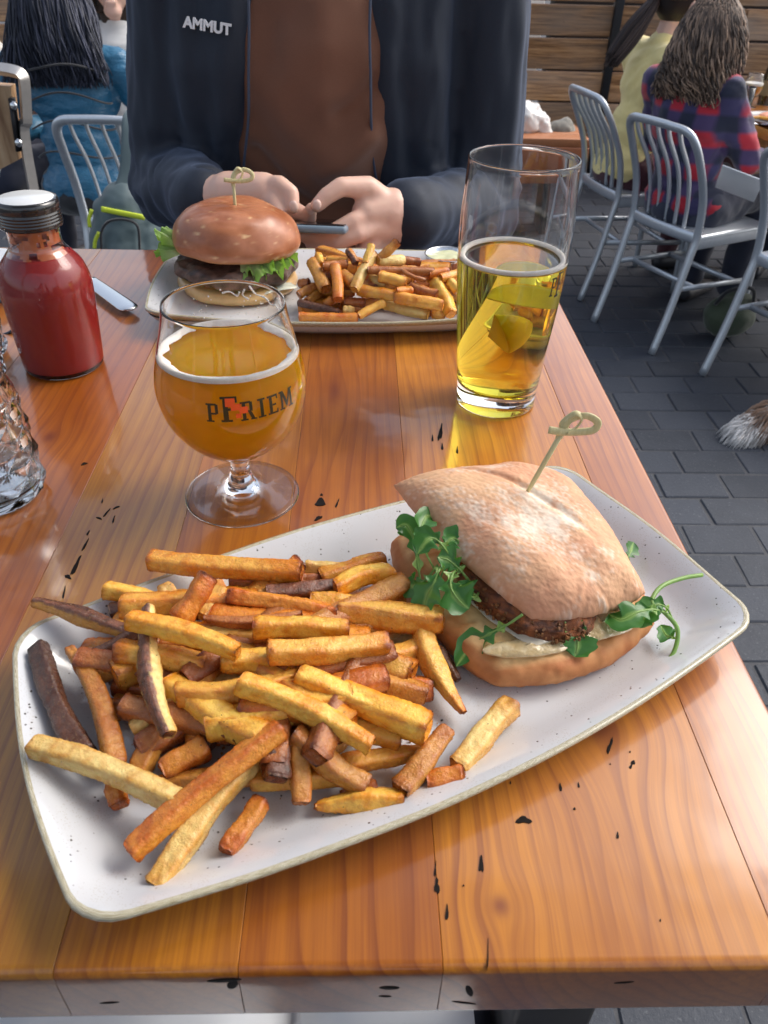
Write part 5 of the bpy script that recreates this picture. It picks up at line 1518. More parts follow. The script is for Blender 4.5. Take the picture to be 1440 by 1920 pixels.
def hair(parent, h, f, length, n, c1, c2, curl=0.0, spread=.14, rad=.0055, back=.06, seed=1, tail=None, body=True, cf=22):
    rg = random.Random(seed); f = np.array(f); r_ = np.array([f[1], -f[0], 0])
    parts, cols = [], []
    if body:
        V, F, N = fuse([ell(h + np.array([0, 0, .03]) - f * .012, (.093, .105, .112), (0, 0, math.atan2(r_[1], r_[0])))] +
                       ([ell(h - f * .03 - np.array([0, 0, .09]), (.075, .06, .10))] if tail is None else []), .012, 3)
        keep = (V - h) @ f < .062
        idx = {i: k for k, i in enumerate(np.where(keep)[0])}
        F = [tuple(idx[i] for i in q) for q in F if all(i in idx for i in q)]
        V = V[keep]
        parts.append((V, F)); cols.append(np.tile(np.array(c1) * .7, (len(V), 1)))
    for k in range(n):
        a = rg.uniform(-2.5, 2.5); e = rg.uniform(-.1, 1.5)
        dr = -f * math.cos(a) * math.cos(e) + r_ * math.sin(a) * math.cos(e) + np.array([0, 0, math.sin(e)])
        p0 = h + np.array([0, 0, .03]) - f * .012 + dr * np.array([.100, .104, .121])
        if tail is None:
            end = h - f * (back + .05 * rg.random()) + r_ * math.sin(a) * spread * rg.uniform(.1, 1.1) - np.array([0, 0, length * rg.uniform(.78, 1.05)])
            mid = h - f * .012 + dr * .135 + np.array([0, 0, -.01]) - np.array([0, 0, .06]) * (1 - math.sin(max(e, 0)))
            mid2 = (mid + end) / 2 - f * .035 * math.cos(a)
            P_ = [p0, mid, mid2, end]
        else:
            t0_, t1_ = tail
            j = np.array([rg.uniform(-1, 1) for _ in range(3)])
            P_ = [p0, (p0 + t0_) / 2 + dr * .02, t0_ + j * .012, (t0_ + t1_) / 2 + j * .03, t1_ + j * .025]
        P_ = np.array(spline(P_, 8)); m_ = len(P_)
        tt = np.linspace(0, 1, m_); ph = rg.uniform(0, 6.3); fr = rg.uniform(.7, 1.3) * cf
        cr_ = curl * np.clip(tt * 2.2 - .25, 0, 1)
        P_ = P_ + (cr_ * np.cos(tt * fr + ph))[:, None] * r_ + (cr_ * np.sin(tt * fr + ph))[:, None] * f
        V, F = tube(P_, [rad * (1 - .55 * t) * rg.uniform(.9, 1.1) for t in tt], 4)
        mixf = rg.random() ** 2
        cc_ = np.array(c1) * (1 - mixf) + np.array(c2) * mixf
        parts.append((V, F)); cols.append(np.repeat(np.array([cc_ * (1 + .5 * mixf * t) for t in tt]), 4, 0))
    return obj('hair', join(*parts), M_HAIR, parent, col=np.vstack(cols))

def m_plaid():
    g = G('red_navy_plaid'); v = g.coord(); x, y, z = g.sep(v)
    def band(a, fr, w):
        s = g.math('SINE', g.math('MULTIPLY', a, fr))
        return g.ramp(g.math('MULTIPLY_ADD', s, .5, .5), [(.5 - w * 3, 0), (.5 + w * 3, 1)])
    xr = g.math('ADD', g.math('MULTIPLY', x, .45), g.math('MULTIPLY', y, -.89))
    a, b = band(xr, 62, .06), band(z, 55, .06)
    c = g.mix(a, (.42, .012, .03), (.035, .03, .10))
    c = g.mix(b, c, g.mix(a, (.05, .03, .10), (.008, .012, .035)))
    return g.done(g.P(color=c, rough=.85, sheen=.3, normal=g.bump(g.noise(v, 300), .2, .0008)))
def m_puffer():
    g = G('teal_nylon'); v = g.coord()
    return g.done(g.P(color=g.mix(g.noise(v, 8), (.015, .10, .19), (.025, .15, .27)), rough=.36, normal=g.bump(g.noise(g.mapc(v, (1, 1, 2.2)), 26, 4, .6), .8, .010)))
M_JEANS = m_cloth('dark_jeans', (.012, .016, .035), (.022, .028, .055))
M_BLACKT = m_cloth('black_trousers', (.010, .010, .013), (.02, .02, .024))

# woman in the teal padded jacket, back to us
p1_, D1, F1_, R1_ = person('woman seen from behind with long dark hair in a shiny teal padded jacket', (-1.05, 3.24), (-.05, 1), {'elR': (.31, .02, .30), 'wrR': (.22, .26, .26), 'elL': (-.26, .10, .27), 'shR': (.18, .02, .50)}, m_puffer(), M_BLACKT, fold=.010)
hair(p1_, D1['head'] + np.array([-.02, 0, 0]), F1_, (.25), 1500, (.012, .015, .026), (.05, .055, .085), curl=.010, spread=.17, rad=.0042, back=.12, seed=3, cf=7)
for k, zz in enumerate((-.13, -.22, -.31, -.41)):     # stitched seams of the padding
    c_ = np.array([-1.05, 3.23, zz])
    pts = [c_ + np.array([.155 * math.sin(a), -.132 * math.cos(a), .018 * math.cos(a * 2) + .008 * math.sin(a * 3 + k)]) for a in np.linspace(-1.4, 1.4, 20)]
    obj('seam', tube(pts, .0035, 6), M_BLACKT, p1_)
# woman in plaid
p2_, D2, F2_, R2_ = person('woman with long curly grey brown hair in a red and navy plaid shirt', (1.29, 3.23), (.80, .60), {'waist': (-.03, .0, .25), 'chest': (-.05, -.01, .42), 'neck': (-.08, -.02, .56), 'head': (-.055, .02, .70), 'shL': (-.235, -.02, .515), 'shR': (.085, -.02, .515), 'elL': (-.27, .10, .28), 'elR': (.17, .12, .27), 'wrR': (.10, .34, .24)}, m_plaid(), M_JEANS, fold=.008, scale=.93)
hair(p2_, D2['head'] + np.array([-.01, -.01, -.02]), F2_, (.185), 1700, (.050, .035, .028), (.34, .23, .16), curl=.013, spread=.125, rad=.0036, back=.07, seed=5, cf=17)
# woman in yellow
M_YEL = m_cloth('yellow_knit', (.84, .68, .26), (.90, .76, .36))
p3_, D3, F3_, R3_ = person('woman with a dark ponytail in a pale yellow top leaning towards the far table', (1.185, 3.745), (.97, .25), {'shL': (-.165, .05, .515), 'shR': (.165, .05, .515)}, M_YEL, m_cloth('maroon_trousers', (.05, .008, .014), (.07, .012, .02)), lean=.045, top_long=True)
hair(p3_, D3['head'], F3_, .2, 420, (.025, .018, .018), (.10, .07, .06), rad=.0045, seed=8, tail=(D3['head'] - F3_ * .11 + np.array([0, 0, .02]), D3['head'] - F3_ * .27 - np.array([0, 0, .20])))
# navy ribbed pullover at the far right
p4_, D4, F4_, R4_ = person('person in a ribbed navy pullover cut off by the right frame edge', (2.34, 4.25), (-.5, -.86), {}, None, M_JEANS)
gN = G('ribbed_navy'); vN = gN.coord(); zN = gN.sep(vN)[2]
sN = gN.math('SINE', gN.math('MULTIPLY', zN, 420.0))
MN = gN.done(gN.P(color=gN.mix(gN.math('MULTIPLY_ADD', sN, .5, .5), (.012, .02, .04), (.05, .07, .11)), rough=.85))
for c in p4_.children:
    if c.name.startswith('top'): c.data.materials.clear(); c.data.materials.append(MN)
hair(p4_, D4['head'], F4_, .12, 120, (.03, .02, .015), (.10, .07, .05), rad=.005, seed=9)
# two diners behind the teal jacket
p5_, D5, F5_, R5_ = person('person in a white shirt sitting beyond the woman in the teal jacket', (-1.02, 3.95), (.1, -1), {'shL': (-.19, .02, .52)}, m_cloth('white_shirt', (.62, .62, .60), (.74, .74, .72)), M_JEANS)
hair(p5_, D5['head'], F5_, .1, 120, (.05, .03, .02), (.12, .08, .05), rad=.005, seed=10)
p6_, D6, F6_, R6_ = person('person at the upper left frame edge with a raised bare arm', (-1.52, 3.45), (.5, .86), {'elR': (.25, .18, .38), 'wrR': (.12, .26, .60)}, m_cloth('cream_shirt', (.55, .52, .48), (.66, .63, .58)), M_JEANS, top_long=False)
hair(p6_, D6['head'], F6_, .14, 120, (.06, .04, .03), (.14, .1, .07), rad=.005, seed=12)
# ------------------------------------------------------------ man across the table
man = thing('person', 'man in an open navy zip jacket over a rust brown T-shirt holding a phone', 'person', (-.05, 1.2, FLOOR))
def Q(px, py, Y): return PY(px, py, Y)
shz = .27
SL, SR = np.array([-.225, 1.19, shz]), np.array([.150, 1.19, shz + .005])
EL, ER = Q(318, 345, 1.20), Q(905, 385, 1.19)
WL, WR = Q(392, 372, 1.00), Q(765, 402, 1.00)
PEL = np.array([-.05, 1.26, -.34]); CH = np.array([-.045, 1.20, .12]); NK = np.array([-.04, 1.20, .36]); HD = np.array([-.045, 1.15, .50])
R3 = np.array([1.0, 0, 0]); F3 = np.array([0, -1.0, 0])
def handL(e=0):
    P_ = [chain([EL, WL, Q(440, 362, .985)], [.040, .0255, .024]), chain([Q(430, 362, .985), Q(495, 358, .968)], [.025, .021]), chain([Q(440, 392, .98), Q(490, 392, .965)], [.020, .018])]
    F = [([(490, 347, .970), (524, 346, .955), (546, 362, .946), (549, 388, .940)], [.0108, .0105, .0092, .0080]),
         ([(488, 368, .966), (514, 376, .948), (522, 398, .938), (512, 418, .936)], [.0108, .0100, .0090, .0080]),
         ([(496, 380, .965), (518, 394, .953), (520, 415, .945), (505, 430, .945)], [.0108, .010, .0092, .008]),
         ([(488, 396, .965), (505, 412, .954), (500, 430, .948), (488, 440, .948)], [.010, .009, .0085, .0075]),
         ([(470, 350, .985), (515, 365, .99), (553, 395, .985), (580, 408, .975), (583, 392, .968)], [.015, .013, .0105, .009, .0075])]
    for p_, r_ in F: P_.append(chain([Q(*q) for q in p_], r_))
    return P_
def handR(e=0):
    P_ = [chain([ER, WR, Q(730, 400, .985)], [.041, .0275, .028]), chain([Q(735, 392, .985), Q(690, 400, .970)], [.025, .020]), chain([Q(735, 420, .985), Q(692, 428, .968)], [.026, .019])]
    F = [([(725, 385, .985), (690, 352, .975), (640, 350, .962), (612, 368, .955), (594, 386, .950)], [.0175, .0135, .0112, .010, .0082]),
         ([(700, 398, .968), (662, 414, .952), (625, 434, .945), (588, 443, .947), (562, 441, .952)], [.0115, .0102, .0092, .0084, .0076]),
         ([(705, 422, .964), (672, 440, .948), (632, 456, .943), (585, 461, .950)], [.0115, .0100, .0090, .0078]),
         ([(708, 440, .968), (690, 468, .958), (650, 484, .955), (615, 486, .960)], [.0115, .010, .009, .0075]),
         ([(720, 450, .975), (705, 478, .965), (675, 494, .962), (648, 498, .966)], [.0105, .009, .008, .007])]
    for p_, r_ in F: P_.append(chain([Q(*q) for q in p_], r_))
    return P_
body = [ell(PEL, (.15, .10, .11)), ell((PEL + CH) / 2, (.125, .072, .20)), ell(CH, (.145, .078, .16)), capsule(SL + [.03, 0, 0], SR - [.03, 0, 0], .045, .045), chain([CH, NK, HD], [.09, .055, .055]),
        chain([SL + [.03, 0, 0], EL], [.046, .040]), chain([SR - [.03, 0, 0], ER], [.046, .040]), ell(HD + np.array([0, 0, .015]), (.078, .095, .108))] + handL() + handR() + face_parts(HD, F3, R3)
for s in (-1, 1):
    body.append(chain([PEL + [s * .09, 0, -.02], PEL + [s * .12, -.42, .0], PEL + [s * .12, -.36, -.44]], [.08, .055, .04]))
V, F, N = fuse(body, .0033, 2)
obj('body', (V, F), M_SKIN, man)
M_NAIL = plain('fingernail', (.80, .58, .50), .25, .05)
for q in ((550, 386, .9325), (594, 384, .9425), (582, 393, .9605)):
    obj('fingernail', ell(Q(*q), (.0052, .0022, .0062), seg=12), M_NAIL, man)
# T-shirt
gT = G('rust_jersey'); vT = gT.coord()
nT = gT.noise(vT, 900, 3, .7)
cT = gT.mix(gT.noise(vT, 5, 2), (.105, .040, .022), (.15, .052, .024)); cT = gT.mix(gT.math('MULTIPLY', nT, .5), cT, (.26, .12, .07))
M_TEE = gT.done(gT.P(color=cT, rough=.9, sheen=.4, sheenr=.5, normal=gT.bump(nT, .3, .0006)))
tee = [ell(PEL + [0, 0, .03], (.168, .122, .11)), ell((PEL + CH) / 2 + [.005, -.012, 0], (.150, .118, .22)), ell(CH + [0, -.01, .02], (.165, .112, .18)), capsule(SL + [.03, 0, 0], SR - [.03, 0, 0], .058, .058)]
V, F, N = fuse(tee, .0065, 6)
def fold(V, pts, w, amp):
    # a soft crease along a polyline given in (x, z)
    h = np.zeros(len(V))
    P_ = np.array(pts); best = np.full(len(V), 9.0)
    for i in range(len(P_) - 1):
        a, b = P_[i], P_[i + 1]; d = b - a
        t = np.clip(((V[:, [0, 2]] - a) @ d) / (d @ d), 0, 1)
        q = a + t[:, None] * d
        best = np.minimum(best, np.linalg.norm(V[:, [0, 2]] - q, axis=1))
    return amp * np.exp(-(best / w) ** 2)
def XZ(*q): return [tuple(PY(x, y, 1.08)[[0, 2]]) for x, y in q]
h = fold(V, XZ((462, 195), (500, 260), (560, 320), (640, 370), (690, 410)), .028, -.010) + fold(V, XZ((470, 170), (520, 235), (580, 290), (650, 335)), .026, .007) + fold(V, XZ((470, 300), (530, 360), (580, 400)), .012, -.010)
h += fold(V, XZ((700, 165), (665, 200), (640, 215)), .012, -.009) + fold(V, XZ((695, 260), (650, 300), (600, 330)), .014, .008) + fold(V, XZ((500, 40), (505, 120)), .02, -.005) + fold(V, XZ((620, 60), (600, 200)), .03, .005)
h += .009 * fbm(V * 8, 3, 3) * np.exp(-((V[:, 0] + .062) / .055) ** 4)
h *= np.clip(-N[:, 1] * 1.5, 0, 1)
obj('t_shirt', (V + N * h[:, None], F), M_TEE, man)
# jacket: two front panels, back, collar and sleeves grown into one shell
gJ = G('navy_fleece'); vJ = gJ.coord()
nJ = gJ.noise(vJ, 700, 3, .7)
M_JAC = gJ.done(gJ.P(color=gJ.mix(nJ, (.004, .008, .018), (.012, .020, .038)), rough=.72, sheen=.2, sheenr=.45, sheent=(.5, .65, 1.0), normal=gJ.bump(nJ, .25, .0006)))
def col_panel(pxs, Yf, ra):
    return chain([Q(x, y, Yf) for x, y in pxs], ra)
jac = [chain([SL, EL], [.066, .056]), chain([EL, WL + (EL - WL) * .06], [.056, .040]), chain([SR, ER], [.068, .058]), chain([ER, WR + (ER - WR) * .02], [.058, .042]),
       chain([Q(432, 0, 1.13), Q(425, 120, 1.12), Q(428, 220, 1.12), Q(425, 330, 1.14)], [.030, .030, .026, .022]),
       chain([Q(385, -20, 1.15), Q(385, 120, 1.14), Q(395, 240, 1.15), Q(400, 340, 1.16)], [.045, .045, .036, .028]),
       chain([Q(730, -10, 1.13), Q(728, 120, 1.12), Q(730, 230, 1.12), Q(745, 340, 1.13)], [.030, .028, .026, .024]),
       chain([Q(790, -20, 1.15), Q(785, 120, 1.14), Q(790, 240, 1.14), Q(800, 340, 1.15)], [.048, .048, .040, .032]),
       ell(CH + [-.02, .05, .0], (.185, .10, .21)), ell(PEL + [0, .04, .13], (.175, .10, .22)), chain([SL + [.02, .02, 0], NK + [-.06, .03, -.03], NK + [0, .07, .01], NK + [.06, .03, -.03], SR + [-.02, .02, 0]], [.066, .035, .03, .035, .068])]
V, F, N = fuse(jac, .0055, 5)
def near(V, a, b, r):
    d = b - a; t = np.clip(((V - a) @ d) / (d @ d), 0, 1); q = a + t[:, None] * d
    return np.clip(1.3 - np.linalg.norm(V - q, axis=1) / r, 0, 1), t
h = .0065 * fbm(V * np.array([24, 24, 5]), 3, 4) + .004 * fbm(V * np.array([12, 12, 4]), 2, 8)
for a, b, sgn in ((EL, WL, 1), (ER, WR, -1)):
    k_, t = near(V, a, b, .07)
    ax = (V - a) @ ((b - a) / np.linalg.norm(b - a))
    rid = np.sin(ax * 95 + 7 * vnoise(V * 13, 3) + 3.5 * vnoise(V * 30, 4) + V[:, 2] * 75 * sgn + V[:, 1] * 40) * (.5 + .8 * vnoise(V * 11, 9))
    h = h * (1 - k_ * .6) + k_ * (.0075 * rid * np.clip(1.2 - t, .3, 1) + .003 * vnoise(V * 30, 6))
for a, b in ((SL, EL), (SR, ER)):
    k_, t = near(V, a, b, .07)
    h += k_ * np.clip((t - .55) * 2.2, 0, 1) * .005 * np.sin(((V - a) @ ((b - a) / np.linalg.norm(b - a))) * 120 + 5 * vnoise(V * 14, 5))
V = V + N * h[:, None]
obj('jacket', (V, F), M_JAC, man)
# cuffs, zip tapes
for a, b, r_ in ((EL, WL, .0345), (ER, WR, .037)):
    d = (b - a) / np.linalg.norm(b - a)
    obj('cuff', tube([b - d * .022, b - d * .012, b - d * .002, b + d * .001], [r_ + .004, r_ + .0035, r_ + .0015, r_ - .004], 40), M_JAC, man)
dg_ = None
M_ZIP = plain('zip_tape', (.045, .06, .10), .5)
for pts in ([(466, -20, 1.085), (467, 60, 1.083), (466, 140, 1.083), (466, 220, 1.085), (458, 300, 1.10), (455, 345, 1.115)], [(695, -20, 1.085), (693, 60, 1.083), (695, 150, 1.083), (696, 230, 1.085), (700, 300, 1.10), (708, 350, 1.11)]):
    obj('zip', tube(spline([Q(*q) for q in pts], 6), .0017, 8, sx=1.0, sy=1.5), M_ZIP, man)
def flat_text(txt, size, origin, ex_, ez_, mat, parent, name, thick=.0006):
    cu = bpy.data.curves.new('t', 'FONT'); cu.body = txt; cu.size = size; cu.extrude = thick; cu.offset = size * .035
    o = bpy.data.objects.new('t', cu); COL.objects.link(o)
    ev = o.evaluated_get(bpy.context.evaluated_depsgraph_get()).to_mesh()
    V = np.array([v.co[:] for v in ev.vertices]); F = [tuple(p.vertices) for p in ev.polygons]
    bpy.data.objects.remove(o)
    ex_, ez_ = np.array(ex_, float), np.array(ez_, float); n_ = np.cross(ex_, ez_)
    W = np.array(origin) + V[:, :1] * ex_ + V[:, 1:2] * ez_ + V[:, 2:3] * n_
    return obj(name, (W, F), mat, parent, smooth=False)
o_ = Q(344, 50, 1.088); e_ = Q(412, 62, 1.088) - o_; e_ /= np.linalg.norm(e_)
flat_text('AMMUT', .0155, o_, e_, np.cross(np.array([0, -1.0, 0]), e_) * 1.0 if False else np.array([-e_[2], 0, e_[0]]), plain('white_embroidery', (.8, .82, .85), .7), man, 'chest_lettering', .0022)
hair(man, HD, F3, .05, 160, (.03, .02, .014), (.10, .07, .05), rad=.004, seed=20)
V, F, N = fuse([chain([PEL + [s * .09, 0, -.02], PEL + [s * .12, -.42, .0], PEL + [s * .12, -.36, -.40]], [.092, .068, .052]) for s in (-1, 1)] + [ell(PEL - [0, 0, .03], (.17, .125, .10))], .011, 4)
obj('trousers', (V, F), M_JEANS, man)
for s in (-1, 1):
    a = PEL + [s * .12, -.36, -.46]
    V, F, N = fuse([chain([a + [0, .03, 0], a - [0, .10, .0], a - [0, .17, .008]], [.04, .038, .03])], .01, 3)
    obj('shoe', (V, F), M_SHOE, man)
# bar stool he sits on
st = thing('bar_stool', 'dark stool under the man across the table', 'stool', (-.05, 1.27, FLOOR))
obj('seat', box((-.05, 1.27, -.475), (.36, .34, .04), bev=.012), plain('dark_wood', (.05, .03, .02), .4), st)
for sx in (-1, 1):
    for sy in (-1, 1):
        obj('leg', tube([(-.05 + sx * .15, 1.27 + sy * .14, -.49), (-.05 + sx * .19, 1.27 + sy * .18, FLOOR)], .012, 10), M_BLACKSTEEL, st)
# phone
ph = thing('smartphone', 'black phone with a pale blue edge held above the far table edge', 'phone', tuple(Q(598, 424, .968)))
pc_ = Q(602, 424, .975)
obj('case', box(pc_, (.072, .135, .0085), (R(-14), 0, R(-4)), bev=.0035, seg=3), plain('pale_blue_case', (.16, .22, .28), .3), ph)
Mx = np.array(Euler((R(-14), 0, R(-4))).to_matrix())
obj('screen', box(pc_ + Mx @ np.array([0, 0, .0046]), (.066, .128, .0012), (R(-14), 0, R(-4)), bev=.0005), plain('black_screen', (.01, .01, .012), .08), ph)

# ------------------------------------------------------------ backpack on the left chair
bp = thing('backpack', 'small grey green backpack with yellow-green zips hung on the left chair', 'backpack', tuple(Q(228, 430, 2.74)))
M_BAG = m_cloth('slate_nylon', (.045, .075, .085), (.07, .11, .12), .6, .2)
M_LIME = plain('lime_zip', (.55, .66, .04), .5)
bo = [chain([Q(232, 385, 2.70), Q(238, 500, 2.66)], [.075, .095]), chain([Q(262, 400, 2.72), Q(262, 500, 2.68)], [.075, .085]), chain([Q(205, 400, 2.70), Q(205, 500, 2.66)], [.055, .075]), chain([Q(225, 445, 2.645), Q(225, 520, 2.62)], [.058, .07])]
V, F, N = fuse(bo, .008, 5)
V = V + N * (.006 * fbm(V * 16, 3, 3))[:, None]
obj('bag', (V, F), M_BAG, bp)
def strip(name, pts, Y, w):
    return obj(name, tube(spline([Q(x, y, Y) for x, y in pts], 5), w, 8, sx=1, sy=.5), M_LIME, bp)
strip('zip', [(190, 392), (225, 399), (271, 408)], 2.618, .009)
strip('zip', [(172, 393), (167, 410), (168, 426)], 2.64, .006)
strip('zip', [(186, 436), (179, 450), (177, 466)], 2.60, .006)
obj('pocket_seam', tube(spline([Q(x, y, 2.588) for x, y in ((190, 470), (190, 435), (205, 415), (235, 412), (258, 425), (262, 470))], 5), .0045, 8), M_BLACKT, bp)
obj('strap', tube(spline([Q(x, y, Y) for x, y, Y in ((222, 372, 2.66), (238, 330, 2.70), (243, 270, 2.74), (246, 222, 2.79), (262, 212, 2.86), (276, 240, 2.90))], 6), .021, 10, sx=.25, sy=1.3, up=(0, 1, 0)), M_BAG, bp)
obj('strap', tube(spline([Q(x, y, Y) for x, y, Y in ((268, 380, 2.68), (276, 320, 2.72), (262, 260, 2.76), (256, 222, 2.80))], 6), .024, 10, sx=.25, sy=1.3, up=(0, 1, 0)), M_BAG, bp)

# ------------------------------------------------------------ steel framed bench end at the left
be = thing('framed_bench', 'steel tube framed bench with a light wood panel at the left edge', 'bench', (-.95, 1.95, FLOOR))
gW = G('light_oak'); vW = gW.coord()
nW = gW.noise(gW.mapc(vW, (8, 8, 1.2), rot=(0, .25, 0)), 6, 5, .6)
M_OAK = gW.done(gW.P(color=gW.ramp(nW, [(.3, (.20, .10, .045)), (.55, (.42, .26, .14)), (.75, (.52, .36, .22))]), rough=.5))
M_FRM = plain('worn_steel', (.42, .41, .40), .35, .2, metal=.8)
Yb = 1.92
fr_ = [Q(-120, 118, Yb), Q(-10, 128, Yb), Q(28, 134, Yb), Q(42, 142, Yb), Q(46, 160, Yb), Q(50, 220, Yb), Q(60, 340, Yb)]
fr_.append(np.array([fr_[-1][0] - .02, Yb, FLOOR]))
fp = spline(fr_, 8)
obj('frame', tube(fp, .0125, 4, sx=1.8, sy=1.0, up=(0, 1, 0)), M_FRM, be, smooth=False)
a1, a2, a3, a4 = Q(-130, 150, Yb), Q(18, 162, Yb), Q(34, 300, Yb), Q(-130, 385, Yb)
th = np.array([0, .035, 0])
obj('panel', (np.array([a1, a2, a3, a4, a1 + th, a2 + th, a3 + th, a4 + th]), [(0, 3, 2, 1), (4, 5, 6, 7), (0, 1, 5, 4), (1, 2, 6, 5), (2, 3, 7, 6), (3, 0, 4, 7)]), M_OAK, be, smooth=False)
br = obj('bracket', tube([Q(22, 184, Yb - .01), Q(36, 282, Yb - .01)], .012, 8, sx=.5, sy=1.2), M_BLACKSTEEL, be)
for q in ((26, 198), (35, 268)):
    obj('bolt', ell(Q(q[0], q[1], Yb - .022), (.009, .007, .009), seg=12), M_STEEL, be)

# ------------------------------------------------------------ table at the right with its things
TZ = FLOOR + .75
t2 = thing('side_table', 'orange wooden table of the neighbouring diners at the right edge', 'table', (2.05, 3.3, FLOOR))
A0 = np.array([1.565, 4.15]); dv = np.array([.115, -.993]); rv = np.array([.993, .115])
for k in range(6):
    c_ = A0 + dv * .85 + rv * (.065 + k * .13)
    V, F = box((c_[0], c_[1], TZ - .02), (.1285, 1.7, .04), (0, 0, math.atan2(-dv[0], -dv[1]) + math.pi if False else R(-6.6) * -1), bev=.002)
    obj('plank', (V, F), M_PINE, t2, col=np.tile(np.array([1.0, .95, .9]), (len(V), 1)), smooth=False)
c_ = A0 + dv * .85 + rv * .06
obj('apron', box((c_[0], c_[1], TZ - .09), (.03, 1.5, .10), (0, 0, R(6.6)), bev=.003), M_OAK, t2)
for a, b in ((.12, .1), (.12, 1.55), (.62, .1), (.62, 1.55)):
    c_ = A0 + dv * b + rv * a
    obj('leg', box((c_[0], c_[1], (FLOOR + TZ - .04) / 2), (.06, .06, TZ - .04 - FLOOR), bev=.004), M_BLACKSTEEL, t2)
c2 = PZ(1452, 232, TZ)
pl = thing('plate', 'round grey plate with leftovers on the neighbouring table', 'plate', tuple(c2))
M_GREY = plain('grey_stoneware', (.22, .20, .20), .3)
obj('dish', lathe(smooth_prof([(1e-4, .002), (.07, .002), (.10, .006), (.135, .020), (.138, .023), (.130, .024), (.10, .012), (1e-4, .010)], 5), 64, c2 + [0, 0, .0]), M_GREY, pl)
obj('fish_fillet', fuse([ell(c2 + [-.03, .01, .028], (.055, .03, .014), (0, 0, .5)), ell(c2 + [.02, .03, .03], (.04, .025, .012), (0, 0, -.6))], .006, 3)[:2], plain('coral_food', (.62, .24, .13), .4, .3, 60), pl)
obj('paper_liner', box(c2 + np.array([.03, .02, .018]), (.13, .12, .003), (.1, .05, .4), bev=.001), M_PAPER, pl)
for k in range(8):
    q = c2 + np.array([random.uniform(-.09, .06), random.uniform(-.08, .02), .026])
    a = random.uniform(-1, 1)
    dd = np.array([math.cos(a), math.sin(a), 0]) * .03
    fry(['pale fry on the grey plate of the neighbouring table', 'golden fry on the grey plate of the neighbouring table'][k % 2], q - dd, q + dd, .012, 'pg'[k % 2], group='fries on the grey plate', detail=.35)
fk = thing('fork', 'steel fork resting on the grey plate of the neighbouring table', 'fork', tuple(PZ(1412, 230, TZ + .03)))
o_ = PZ(1404, 231, TZ + .034)
obj('handle', tube([o_ + [.045, -.01, .0], o_ + [.16, -.05, .004]], [.004, .006], 8, sx=.5, sy=1.2), M_STEEL, fk)
for k in range(4):
    obj('tine', tube([o_ + np.array([.03, -.015 + k * .008, 0]), o_ + np.array([-.01, -.012 + k * .008, .004])], .0018, 6), M_STEEL, fk)
# snifter of beer over there
c3 = PZ(1402, 200, TZ)
sn2 = dup(snif, tuple(c3), 0, 'small snifter of orange beer on the neighbouring table', None) if False else thing('snifter', 'footed glass of orange beer on the neighbouring table', 'beer glass', tuple(c3))
pr2 = smooth_prof([(.034, 0), (.034, .002), (.010, .006), (.008, .03), (.012, .036), (.034, .055), (.043, .078), (.040, .10), (.033, .135)], 4)
obj('glass', lathe([(1e-4, .001)] + pr2 + [(.0315, .135)] + [(r - .0014, z) for r, z in pr2[::-1] if z > .04] + [(1e-4, .04)], 40, c3), M_GLASS, sn2)
obj('beer', lathe([(1e-4, .0405), (.018, .044), (.0325, .055), (.0414, .078), (.0412, .088), (1e-4, .088)], 40, c3), M_HAZY, sn2)
obj('foam', lathe([(1e-4, .088), (.0410, .088), (.0402, .097), (.036, .0985), (1e-4, .097)], 40, c3), M_FOAM, sn2)
c4 = PZ(1387, 216, TZ)
tm = thing('tumbler', 'clear straight tumbler in front of the footed beer on the neighbouring table', 'tumbler', tuple(c4))
obj('glass', lathe([(1e-4, 0), (.033, 0), (.035, .003), (.039, .11), (.037, .11), (.033, .008), (1e-4, .008)], 40, c4), M_GLASS, tm)
c4 = PZ(1368, 200, TZ)
tm = thing('tumbler', 'greenish tumbler beside the curly hair on the neighbouring table', 'tumbler', tuple(c4))
obj('glass', lathe([(1e-4, 0), (.033, 0), (.035, .003), (.039, .09), (.037, .09), (.033, .008), (1e-4, .008)], 40, c4), glassmat('green_glass', (.6, .85, .65)), tm)
for k, (x, y, lab) in enumerate(((1432, 196, 'dark brown beer bottle left of its twin on the neighbouring table'), (1462, 192, 'second dark bottle right beside the first on the neighbouring table'))):
    c5 = PZ(x, y, TZ)
    b_ = thing('bottle', lab, 'bottle', tuple(c5), 'dark bottles on the neighbouring table')
    obj('glass', lathe(smooth_prof([(1e-4, 0), (.030, 0), (.031, .004), (.031, .12), (.028, .15), (.014, .18), (.0125, .22), (.013, .225), (1e-4, .226)], 4), 32, c5), plain('brown_glass', (.03, .02, .008), .06, coat=.5), b_)
    obj('paper_label', lathe([(.0313, .04), (.0314, .10)], 32, c5), plain('bottle_paper', (.25, .22, .12), .6), b_)

# ------------------------------------------------------------ bench, bags, dog
bb = thing('low_bench', 'low orange brown bench standing by the fence behind the tall beer', 'bench', tuple(Q(1020, 300, 4.4)))
q1, q2 = Q(900, 254, 4.4), Q(1085, 262, 4.4)
zt = q1[2]
for k in range(3):
    obj('seat_board', box(((q1[0] + q2[0]) / 2, 4.42 + k * .125, zt - .02), (q2[0] - q1[0] + .1, .12, .04), bev=.004), M_OAK2 if False else plain('orange_board', (.40, .16, .07), .5), bb)
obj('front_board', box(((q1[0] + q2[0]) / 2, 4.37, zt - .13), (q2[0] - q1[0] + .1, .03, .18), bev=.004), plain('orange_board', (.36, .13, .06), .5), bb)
for x in (q1[0] + .05, q2[0] - .05):
    obj('leg', box((x, 4.55, (FLOOR + zt) / 2 - .03), (.06, .25, zt - FLOOR - .06), bev=.004), M_BLACKSTEEL, bb)
pb = Q(985, 228, 4.55)
